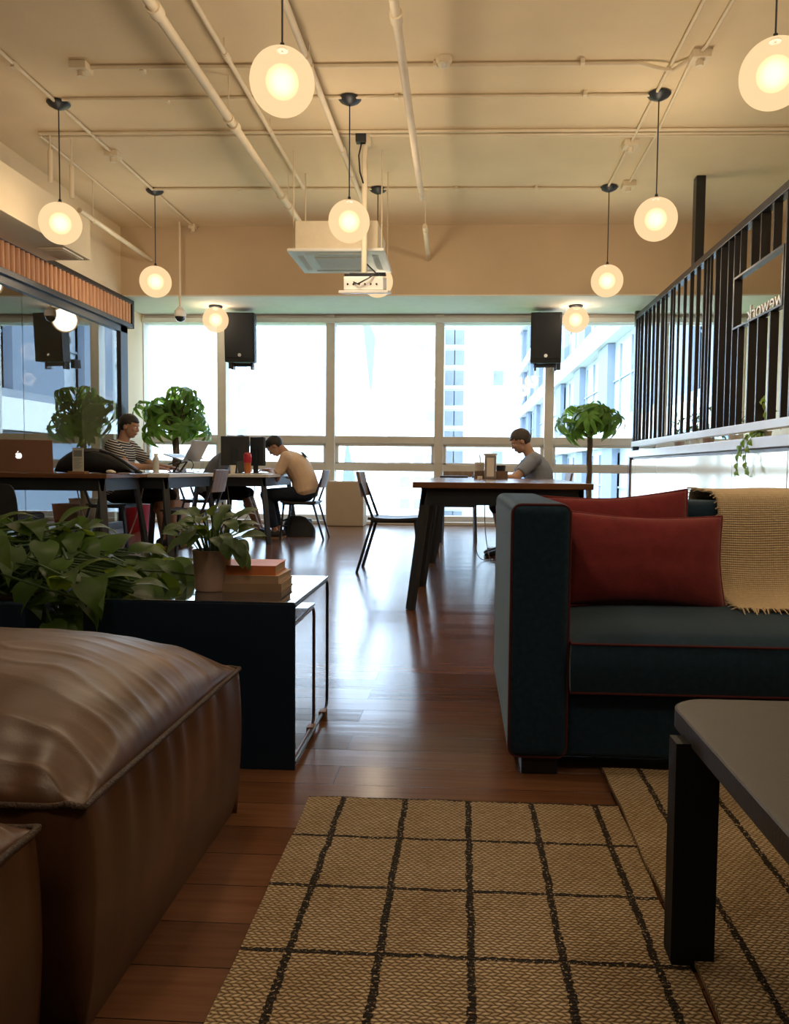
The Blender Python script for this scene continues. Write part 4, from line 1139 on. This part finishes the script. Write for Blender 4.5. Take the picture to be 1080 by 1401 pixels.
pp = thing('potted_plant', 'small leafy plant in a stoneware pot on the navy side table', 'plant', (-.745, 2.285, .47))
obj('pot', MB().lathe([(0, 0), (.047, 0), (.050, .004), (.057, .115), (.058, .122), (.053, .122), (.051, .105), (0, .105)], 40), M['terracotta'], pp)
obj('soil', MB().lathe([(0, .108), (.052, .106), (.05, .10), (0, .10)], 24), M['soil'], pp)
f = MB(); st = MB(); r = random.Random(21)
for k in range(46):
    d = rdir(r, .35, 1); L = r.uniform(.05, .115)
    if k < 7: d = Vector((r.uniform(.5, 1), r.uniform(-.7, .2), r.uniform(.1, .5))).normalized(); L = r.uniform(.05, .085)
    p = Vector((d.x*.035, d.y*.035, .108)); q = p + Vector((d.x*L*.85, d.y*L*.85, abs(d.z)*L + .02))
    st.tube([p, p.lerp(q, .5) + Vector((0, 0, .02)), q], .002, 5)
    leaf(f, q, Vector((d.x, d.y, r.uniform(-.25, .8) if k >= 7 else r.uniform(-1.1, -.4))), Vector((0, -.5, 1)) + d*.4, r.uniform(.05, .08), r.uniform(.034, .046), r.uniform(.3, .9), 6, False, .2)
obj('stem', st, M['leaf_dark'], pp); obj('foliage', f, M['leaf_dark'], pp, ang=180)

pl = thing('pothos_planter', 'black box planter overflowing with green pothos behind the ottoman', 'plant', (-1.5, 2.30, 0))
b = MB().box((-.32, -.24, 0), (.30, .24, .46), .006)
obj('planter', b, M['navy_satin'], pl, smooth=False)
obj('soil', MB().box((-.29, -.21, .455), (.27, .21, .468)), M['soil'], pl, smooth=False)
f = MB(); st = MB(); r = random.Random(4)
for k in range(250):
    bx = r.uniform(-.28, .26); by = r.uniform(-.2, .2)
    p = Vector((bx, by, .46))
    ux = r.uniform(-.55, .60); uy = r.uniform(-.30, .32)
    hz = .46 + .22*max(0, 1-((ux+.05)/.75)**2)*r.uniform(.35, 1)
    if ux > .30: hz = .47 + r.uniform(.01, .14)*(1-(ux-.30)/.45)
    q = Vector((ux, uy, hz))
    if r.random() < .05: q = Vector((.36, r.uniform(-.2, .0), r.uniform(.35, .47)))
    st.tube([p, p.lerp(q, .5) + Vector((0, 0, .07)), q], .0035, 5)
    d = Vector((q.x-bx + r.uniform(-.4, .4), r.uniform(-.8, .5), r.uniform(-.6, .35)))
    up = Vector((r.uniform(-.4, .4), r.uniform(-.9, .3), 1))
    L = r.uniform(.085, .135)
    leaf(f, q, d, up, L, L*.78, r.uniform(.3, .8), 7, True, .16)
# trailing runner onto the side table and one hanging down beside the planter
for pts in ([(.2, -.05, .47), (.45, -.02, .53), (.62, 0, .52), (.80, .0, .50)], [(.25, -.18, .47), (.34, -.2, .44), (.37, -.2, .36), (.38, -.2, .22)]):
    st.tube(pts, .0035, 6)
    for i in range(9):
        t_ = i/8*(len(pts)-1); a = int(min(t_, len(pts)-2)); q = Vector(pts[a]).lerp(Vector(pts[a+1]), t_-a) + Vector((0, r.uniform(-.03, .03), r.uniform(.0, .02)))
        leaf(f, q, Vector((r.uniform(.2, .8), r.uniform(-.8, .6), r.uniform(-.5, .2))), Vector((0, -.4, 1)), r.uniform(.08, .115), .075, r.uniform(.4, .8), 7, True, .16)
obj('stem', st, M['leaf_dark'], pl); obj('foliage', f, M['leaf'], pl, ang=180)

# ------------------------------------------------------------------ sofa, cushions, throw
sf = thing('sofa', 'dark navy fabric sofa with thin red piping at right', 'sofa', (.135, 2.1, 0))
Ws, Ds = 2.05, .93
def rbox(lo, hi, b=.03): return MB().box(lo, hi, b, 4)
def loop_pipe(mb, pts, r=.0045): mb.tube(pts, r, 6, True)
def rr(x0, x1, z0, z1, y, r=.03, n=5):
    pts = []
    for cx, cz, a0 in ((x1-r, z1-r, 0), (x0+r, z1-r, 90), (x0+r, z0+r, 180), (x1-r, z0+r, 270)):
        for k in range(n+1):
            a = R_(a0+90*k/n); pts.append((cx+r*math.cos(a), y, cz+r*math.sin(a)))
    return pts
for x0, x1 in ((0, .165), (Ws-.165, Ws)):
    a = obj('arm', rbox((x0, 0, .048), (x1, Ds, .75), .028), M['fabric_navy'], sf)
    for yy in (.012, Ds-.012):
        pm = MB(); loop_pipe(pm, rr(x0+.004, x1-.004, .052, .746, yy, .026), .0036)
        obj('piping', pm, M['piping'], a)
obj('back', rbox((.16, Ds-.2, .12), (Ws-.16, Ds, .735), .03), M['fabric_navy'], sf)
obj('base', rbox((.15, .03, .05), (Ws-.15, Ds-.05, .225), .012), M['fabric_navy'], sf)
def seat_cushion(x0, x1):
    W = x1-x0; y0, y1 = -.005, .70
    def f(sign):
        def g(u, v):
            x = x0 + W*u; y = y0 + (y1-y0)*v
            e = (max(0, 1-abs(2*u-1)**5)*max(0, 1-abs(2*v-1)**4))**.5
            z = (.372 + .036*e) if sign > 0 else (.236 - .004*e)
            return (x, y, z)
        return g
    b = MB().grid(f(1), 30, 24)
    b2 = MB().grid(f(-1), 30, 24); bmesh.ops.reverse_faces(b2.b, faces=b2.b.faces[:]); 
    b.merge(b2.b)
    m = []
    for k in range(31): m.append((x0+W*k/30, y0, 0))
    for k in range(1, 25): m.append((x1, y0+(y1-y0)*k/24, 0))
    for k in range(1, 31): m.append((x1-W*k/30, y1, 0))
    for k in range(1, 24): m.append((x0, y1-(y1-y0)*k/24, 0))
    cxm, cym = (x0+x1)/2, (y0+y1)/2
    def sd(i, j):
        p = m[int(round(j*len(m))) % len(m)]; z = .236 + .136*i; bul = .012*math.sin(PI*i)
        n_ = Vector((0, 0, 0))
        if p[1] == y0: n_ += Vector((0, -1, 0))
        if p[1] == y1: n_ += Vector((0, 1, 0))
        if p[0] == x0: n_ += Vector((-1, 0, 0))
        if p[0] == x1: n_ += Vector((1, 0, 0))
        return (p[0]+n_.x*bul*.3, p[1]+n_.y*bul, z)
    b.grid(sd, 6, len(m), True)
    o = obj('seat_cushion', b, M['fabric_navy'], sf, ang=50)
    for z in (.372, .238):
        obj('piping', MB().tube([(p[0], p[1], z) for p in m], .0038, 6, True), M['piping'], o)
seat_cushion(.168, 1.02); seat_cushion(1.03, Ws-.168)
for x0, x1 in ((.17, 1.02), (1.03, Ws-.17)):
    bc = obj('back_cushion', MB().box((x0, .60, .40), (x1, .76, .74), .05, 4), M['fabric_navy'], sf)
for x, y in ((.04, .02), (Ws-.14, .02), (.04, Ds-.13), (Ws-.14, Ds-.13)):
    obj('leg', MB().box((x, y, 0), (x+.10, y+.10, .06), .004), M['black'], sf, smooth=False)

def pillow(label, loc, rot, w, h, th):
    t = MB()
    def g(sign):
        def f(u, v):
            a, b = 2*u-1, 2*v-1
            pin = 1 - .055*(1-abs(b)**1.5)*abs(a)**6
            pin2 = 1 - .12*(1-abs(a)**1.5)*abs(b)**6
            z = th/2*((1-abs(a)**2.6)*(1-abs(b)**2.6))**.55
            z += .006*noise.noise(Vector((a*2.2, b*2.2, sign)))*(1-abs(a))*(1-abs(b))*4 * .5
            return (w/2*a*pin, sign*z, h/2*b*pin2 + h/2)
        return f
    t.grid(g(-1), 36, 28); b2 = MB().grid(g(1), 36, 28); t.merge(b2.b)
    bmesh.ops.remove_doubles(t.b, verts=t.b.verts, dist=.0008); bmesh.ops.recalc_face_normals(t.b, faces=t.b.faces[:])
    root = thing('cushion', label, 'cushion', loc, group='rust red cushions', rot=rot)
    obj('cover', t, M['red'], root, ang=180)
    pts = [g(1)(k/36, 0) for k in range(37)] + [g(1)(1, k/28) for k in range(1, 29)] + [g(1)(1-k/36, 1) for k in range(1, 37)] + [g(1)(0, 1-k/28) for k in range(1, 28)]
    obj('edge_seam', MB().tube(pts, .0035, 6, True), M['red'], root, ang=180)
pillow('front rust red cushion resting on the sofa seat', (.595, 2.52, .395), (R_(-14), R_(1.5), R_(2)), .52, .315, .14)
pillow('rear rust red cushion leaning on the sofa back behind the front one', (.545, 2.665, .405), (R_(-10), R_(-3.5), R_(-3)), .50, .365, .12)

# throw blanket hanging over sofa back onto the seat
prof = [(3.055, .40), (3.058, .55), (3.05, .70), (3.02, .762), (2.96, .772), (2.86, .768), (2.72, .765), (2.685, .72), (2.672, .62), (2.665, .50), (2.64, .425), (2.58, .412), (2.50, .413), (2.44, .412)]
PV = [Vector((0, a, b)) for a, b in prof]
for _ in range(2):
    Q = [PV[0]]
    for a, b in zip(PV, PV[1:]): Q += [a.lerp(b, .25), a.lerp(b, .75)]
    Q.append(PV[-1]); PV = Q
bl = thing('throw_blanket', 'beige knitted throw draped over the sofa back beside the red cushions', 'blanket', (.88, 2.66, .41))
OB = Vector((.88, 2.66, .41))
def bf(u, v):
    t_ = u*(len(PV)-1); i = int(min(t_, len(PV)-2)); p = PV[i].lerp(PV[i+1], t_-i)
    x = -.01 + .62*v
    w = .010*noise.noise(Vector((x*5, p.y*5, p.z*5))) + .006
    return (x + .015*noise.noise(Vector((0, u*5, 3))), p.y-OB.y - w*.8, p.z-OB.z + abs(w)*.8 + .004)
b = MB().grid(bf, 70, 40); bmesh.ops.recalc_face_normals(b.b, faces=b.b.faces[:]); bmesh.ops.solidify(b.b, geom=b.b.faces[:], thickness=.009)
obj('knit', b, M['knit'], bl, ang=180)
fr = MB(); r = random.Random(8)
for k in range(64):
    e = Vector(bf(1, k/63)); q = e + Vector((r.uniform(-.012, .012), -r.uniform(.03, .055), r.uniform(-.012, .0)))
    fr.tube([e, e.lerp(q, .5) + Vector((0, 0, .006)), q], .0028, 5, radii=[.0034, .003, .0016])
for k in range(40):
    e = Vector(bf(.1 + .87*k/40, 0)); q = e + Vector((-r.uniform(.008, .022), r.uniform(-.01, .01), r.uniform(-.012, .004)))
    fr.tube([e, q], .0022, 5)
obj('fringe', fr, M['knit'], bl)['kind'] = 'stuff'

# ------------------------------------------------------------------ coffee table and rugs
ct = thing('coffee_table', 'low dark oak coffee table with rounded corners at lower right', 'coffee table', (.95, .9, 0))
def rpoly(x0, x1, y0, y1, r, n=8):
    P = []
    for cx, cy, a0 in ((x1-r, y1-r, 0), (x0+r, y1-r, 90), (x0+r, y0+r, 180), (x1-r, y0+r, 270)):
        for k in range(n+1):
            a = R_(a0+90*k/n); P.append((cx+r*math.cos(a), cy+r*math.sin(a)))
    return P
t = bmesh.new()
def slab(poly, z0, z1, b):
    m = MB(); rings = []
    c = Vector((sum(p[0] for p in poly)/len(poly), sum(p[1] for p in poly)/len(poly)))
    for z, k in ((z0, .0), (z0+b*.3, b*.0), (z1-b*.4, 0), (z1-b*.1, b*.35), (z1, b)):
        rings.append([Vector((p[0]-(k if p[0] > c.x else -k), p[1]-(k if p[1] > c.y else -k), z)) for p in poly])
    return m.loft(rings)
obj('tabletop', slab(rpoly(-.565, .60, -.62, .548, .07), .385, .42, .008), M['coffee'], ct, ang=30)
for sx, sy in ((-.553, .405), (.55, .405), (-.553, -.48), (.55, -.48)):
    lg_ = MB(); w = .036
    poly = [(-w, .06), (-w, .395), (w, .395), (w, .06)]
    pts = []
    for k in range(7): a = PI + (PI/2)*k/6; pts.append((-w+.02+.02*math.cos(a), .02+.02*math.sin(a)))
    for k in range(7): a = 1.5*PI + (PI/2)*k/6; pts.append((w-.02+.02*math.cos(a), .02+.02*math.sin(a)))
    pts += [(w, .39), (-w, .39)]
    lg_.prism(pts, -.022, .022, .0, Matrix.Translation((sx, sy, 0)) @ Matrix.Rotation(PI/2, 4, 'X'))
    obj('leg', lg_, M['coffee_leg'], ct, smooth=False)

def rug(label, x0, x1, y0, y1, m, z=.012, rz=0, seed=0):
    t = MB(); r = random.Random(seed)
    def f(u, v):
        x = x0+(x1-x0)*u; y = y0+(y1-y0)*v
        ed = .006*noise.noise(Vector((x*9, y*9, seed)))
        if u in (0, 1): x += ed
        if v in (0, 1): y += ed
        return (x, y, z + .0015*noise.noise(Vector((x*12, y*12, seed))))
    t.grid(f, 60, 60); bmesh.ops.recalc_face_normals(t.b, faces=t.b.faces[:]); bmesh.ops.solidify(t.b, geom=t.b.faces[:], thickness=z*.85)
    o = obj('rug', t, m, ang=60); o.rotation_euler = (0, 0, rz); return tag(o, label, 'rug')
rug('woven jute rug with a thin black grid on the floor in front', -.372, .395, .25, 1.905, M['rug'], .012, 0, 1)
rug('darker jute rug with black stripes only, reaching under the coffee table and sofa', .399, 2.3, .2, 2.13, M['rug_b'], .011, 0, 2)

# ------------------------------------------------------------------ small plants on the ledge at right
def small_plant(label, x, y, z, h, spread, seed, m='leaf_dark', n=26, pot=True, group='pots on the white ledge'):
    r = random.Random(seed)
    t = thing('ledge_plant', label, 'plant', (x, y, z), group=group)
    obj('pot', MB().lathe([(0, 0), (.05, 0), (.065, .09), (.067, .10), (.058, .10), (0, .09)], 20), M['terracotta'] if seed % 2 else M['white'], t)
    f = MB(); st = MB()
    for k in range(n):
        d = rdir(r, .2, 1); L = h*r.uniform(.4, 1); q = Vector((d.x*spread, d.y*spread, .09 + d.z*L))
        st.tube([(0, 0, .09), Vector((d.x*spread*.3, d.y*spread*.3, .09+L*.5)), q], .003, 5)
        leaf(f, q, d + Vector((0, 0, -.3)), (0, 0, 1), r.uniform(.06, .1), r.uniform(.03, .05), .6, 5, False)
        leaf(f, q.lerp(Vector((0, 0, .1)), .4), rdir(r), (0, 0, 1), r.uniform(.05, .08), r.uniform(.03, .045), .6, 5, False)
    obj('stem', st, M['leaf_dark'], t); obj('foliage', f, M[m], t, ang=180); return t
small_plant('dark leafy plant on the ledge behind the far slats', 2.82, 10.3, 1.125, .42, .16, 31)
small_plant('tall dark plant second from the window end of the ledge', 2.84, 9.7, 1.125, .52, .14, 32)
small_plant('low dark plant third from the window end of the ledge', 2.82, 9.1, 1.125, .36, .17, 33)
small_plant('dark plant on the ledge below the black ceiling post', 2.84, 8.3, 1.125, .40, .15, 34)
small_plant('dark plant on the ledge left of the trailing one', 2.84, 7.5, 1.125, .33, .15, 35)
tp = thing('trailing_plant', 'pothos trailing down from the white ledge over the cream panel', 'plant', (2.56, 6.72, 1.125))
obj('pot', MB().lathe([(0, 0), (.03, 0), (.04, .055), (.035, .058), (0, .05)], 20), M['white'], tp)
f = MB(); st = MB(); r = random.Random(14)
for pts in ([(0, 0, .05), (-.10, .03, .06), (-.19, .06, -.02), (-.20, .09, -.16), (-.20, .12, -.30)], [(0, 0, .05), (-.10, -.08, .05), (-.19, -.10, -.03), (-.195, -.07, -.17), (-.19, -.12, -.27)], [(0, 0, .05), (-.12, 0, .05), (-.2, 0, -.03), (-.2, .04, -.12)], [(0, 0, .05), (-.03, -.05, .25), (-.05, -.03, .34)]):
    P = [Vector(p) for p in pts]
    for _ in range(2):
        Q = [P[0]]
        for a, b in zip(P, P[1:]): Q += [a.lerp(b, .25), a.lerp(b, .75)]
        Q.append(P[-1]); P = Q
    st.tube(P, .003, 5)
    for i in range(3, len(P), 2):
        leaf(f, P[i], Vector((r.uniform(-.4, -.05), r.uniform(-1, 1), r.uniform(-1, -.1))), Vector((-1, -.4, .3)), r.uniform(.055, .085), .055, .5, 6, True, .15)
obj('stem', st, M['leaf_dark'], tp); obj('foliage', f, M['leaf_bright'], tp, ang=180)
small_plant('dark upright plant on the ledge right behind the trailing pothos', 2.86, 6.6, 1.125, .36, .12, 36, n=18)

# ------------------------------------------------------------------ the city outside
struct('ground_outside', MB().box((-160, WY+2, -14.2), (160, 320, -14)), M['pave'], label='pale street level far below the windows', smooth=False)
tag(obj('lawn', MB().box((-60, 16, -13.99), (8.2, 75, -13.9)), M['grass'], smooth=False), 'green park lawn far below the windows', 'lawn')
def tower(label, x0, x1, y0, y1, h, cols, rows, ww, wh, m='bwhite', only=None):
    t = thing('tower', label, 'building', ((x0+x1)/2, y0, -14), group=None)
    W = x1-x0
    obj('wall', MB().box((-W/2, 0, 0), (W/2, y1-y0, h)), M[m], t, smooth=False)
    b = MB()
    for i, cx in enumerate(cols):
        for k in range(rows):
            z = 3 + k*3.1
            if z+wh > h-1: break
            if only and only(i, k): continue
            b.box((cx*W/2-ww/2, -.12, z), (cx*W/2+ww/2, .15, z+wh))
    obj('windows', b, M['bgrey'], t, smooth=False)
    b = MB()
    for k in range(rows):
        z = 2.4 + k*3.1
        if z > h-1: break
        b.box((-W/2, -.25, z), (W/2, 0, z+.28))
    obj('floor_bands', b, M[m], t, smooth=False)
rr3 = random.Random(9); skip = lambda p: (lambda i, k: rr3.random() < p)
tower('pale tower with columns of grey windows at far left outside', -48, -33, 100, 114, 38, (-.75, -.45, .0, .25, .55), 11, 1.6, 1.7, only=skip(.1))
tower('pale slab tower left of centre outside behind the left loudspeaker', -33, -21, 105, 120, 50, (-.5, .1, .5), 16, 1.3, 1.6, only=skip(.35))
tower('white tower with scattered small windows right of the centre mullion', -10.5, -3.5, 110, 122, 62, (-.3, .25, .7), 20, 1.3, 1.4, only=skip(.35))
tower('white tower with a strip of blue grey windows in the right bay outside', -3.0, 9.5, 121, 133, 70, (-.84, -.62, .35), 22, 1.5, 2.2, only=lambda i, k: i == 2 and k % 4)
sp = thing('spire_tower', 'pale blue pointed tower far off in the middle window', 'building', (-19.5, 140, -14))
obj('shaft', MB().loft([[Vector((-3.2, 0, 0)), Vector((3.0, 0, 0)), Vector((3.0, 6, 0)), Vector((-3.2, 6, 0))], [Vector((-1.5, 0, 19)), Vector((-1.1, 0, 19)), Vector((-1.1, 6, 19)), Vector((-1.5, 6, 19))]]), M['bfin'], sp, smooth=False)
ks = thing('spire_tower', 'pale blue tower tip high in the middle window', 'building', (-18.5, 150, -14))
obj('shaft', MB().loft([[Vector((.6, 0, 30)), Vector((.9, 0, 30)), Vector((.9, 2, 30)), Vector((.6, 2, 30))], [Vector((-.8, 0, 42)), Vector((1.6, 0, 40)), Vector((1.6, 3, 40)), Vector((-.8, 3, 42))], [Vector((-1.0, 0, 45)), Vector((-.7, 0, 45)), Vector((-.7, 3, 45)), Vector((-1.0, 3, 45))]]), M['bfin'], ks, smooth=False)
# wing of the same complex running away along the right
wg = thing('office_wing', 'blue glass office wing with pale slanting floor bands at right outside', 'building', (9, 0, 0))
obj('wall', MB().box((0, 21.5, -14), (14, 118, 34)), M['bglass2'], wg, smooth=False)
FH = 6.2
b = MB()
for k in range(-4, 5):
    z = 8.4 + FH*k
    b.box((-.75, 21.5, z), (0.1, 118, z+1.25))
obj('floor_bands', b, M['bspan'], wg, smooth=False)
b = MB()
for k in range(-4, 5):
    z = 8.4 + FH*k + 1.25
    b.box((-.55, 21.5, z), (0.1, 118, z+.35))
    for y in range(24, 118, 3): b.box((-.12, y, z), (.05, y+.14, z+FH-1.6))
    b.box((-.10, 21.5, z+2.6), (.05, 118, z+2.7))
obj('mullions', b, M['bmull'], wg, smooth=False)
b = MB()
for k in range(-4, 5):
    z = 8.4 + FH*k + 1.25; y = 23.0 + (k % 2)*2.0
    while y < 116:
        b.box((-.45, y, z), (.05, y+3.2, z+FH-1.3)); y += 11.0
    b.box((-.5, 30.0, z), (.05, 34.0, z+FH-1.3))
obj('fins', b, M['bfin'], wg, smooth=False)
r = random.Random(77)
for k in range(14):
    x = -36 + (k % 5)*9.5 + r.uniform(-1.2, 1.2); y = 36 + (k//5)*13 + r.uniform(-2, 2); h = r.uniform(5, 7.5)
    t = thing('street_tree', 'round green street tree in the park below the windows', 'tree', (x, y, -13.9), group='street trees below the windows')
    obj('trunk', MB().cyl((0, 0, 0), (0, 0, h*.6), .18, .1, 8), M['trunk'], t)
    f = MB()
    for j in range(160):
        d = rdir(r, -.6, 1); q = Vector((0, 0, h*.75)) + Vector((d.x*h*.42, d.y*h*.42, d.z*h*.32))*r.uniform(.6, 1)
        leaf(f, q, rdir(r), rdir(r), .9, .6, .3, 3, False)
    obj('crown', f, M['treefar'], t, ang=180)

# ------------------------------------------------------------------ daylight
w = bpy.data.worlds.new('sky'); S.world = w; w.use_nodes = True
nt = w.node_tree; nt.nodes.clear()
out = nt.nodes.new('ShaderNodeOutputWorld'); bgn = nt.nodes.new('ShaderNodeBackground')
tc = nt.nodes.new('ShaderNodeTexCoord'); sx = nt.nodes.new('ShaderNodeSeparateXYZ'); rp = nt.nodes.new('ShaderNodeValToRGB')
nt.links.new(tc.outputs['Generated'], sx.inputs[0]); nt.links.new(sx.outputs[2], rp.inputs[0])
e = rp.color_ramp.elements; e[0].position = 0; e[0].color = (.60, .77, 1, 1); e[1].position = .5; e[1].color = (.55, .75, 1, 1)
nt.links.new(rp.outputs[0], bgn.inputs[0]); bgn.inputs[1].default_value = 9.5
nt.links.new(bgn.outputs[0], out.inputs[0])
sl = bpy.data.lights.new('sun', 'SUN'); sl.energy = 2.0; sl.angle = R_(.6); sl.color = (1, .93, .82)
so_ = bpy.data.objects.new('sun', sl); COL.objects.link(so_); so_.rotation_euler = (R_(42), 0, R_(-38))

# ------------------------------------------------------------------ camera
cd_ = bpy.data.cameras.new('camera'); cam = bpy.data.objects.new('camera', cd_); COL.objects.link(cam)
RT, UP, BK = ([0.9985192520061781, 0.05346423292614097, 0.010043862336859135], [-0.012980750276080316, 0.05487118642419731, 0.9984090609678334], [0.05282805594844915, -0.9970610456225939, 0.05548394188129748])
Mc = Matrix((RT, UP, BK)).transposed().to_4x4(); Mc.translation = (0, 0, .84)
cam.matrix_world = Mc
cd_.sensor_fit = 'VERTICAL'; cd_.sensor_height = 24; cd_.lens = 24*1063/1401
cd_.shift_x = -35/1401; cd_.shift_y = 0
cd_.clip_start = .02; cd_.clip_end = 1000
S.camera = cam
S.view_settings.view_transform = 'Standard'; S.view_settings.look = 'None'; S.view_settings.gamma = 1; S.view_settings.use_curve_mapping = False
S.view_settings.exposure = 0.2
S.cycles.use_denoising = True
S.cycles.max_bounces = 10; S.cycles.diffuse_bounces = 4; S.cycles.glossy_bounces = 4; S.cycles.transparent_max_bounces = 16; S.cycles.transmission_bounces = 6
S.cycles.sample_clamp_indirect = 8; S.cycles.caustics_reflective = False; S.cycles.caustics_refractive = False
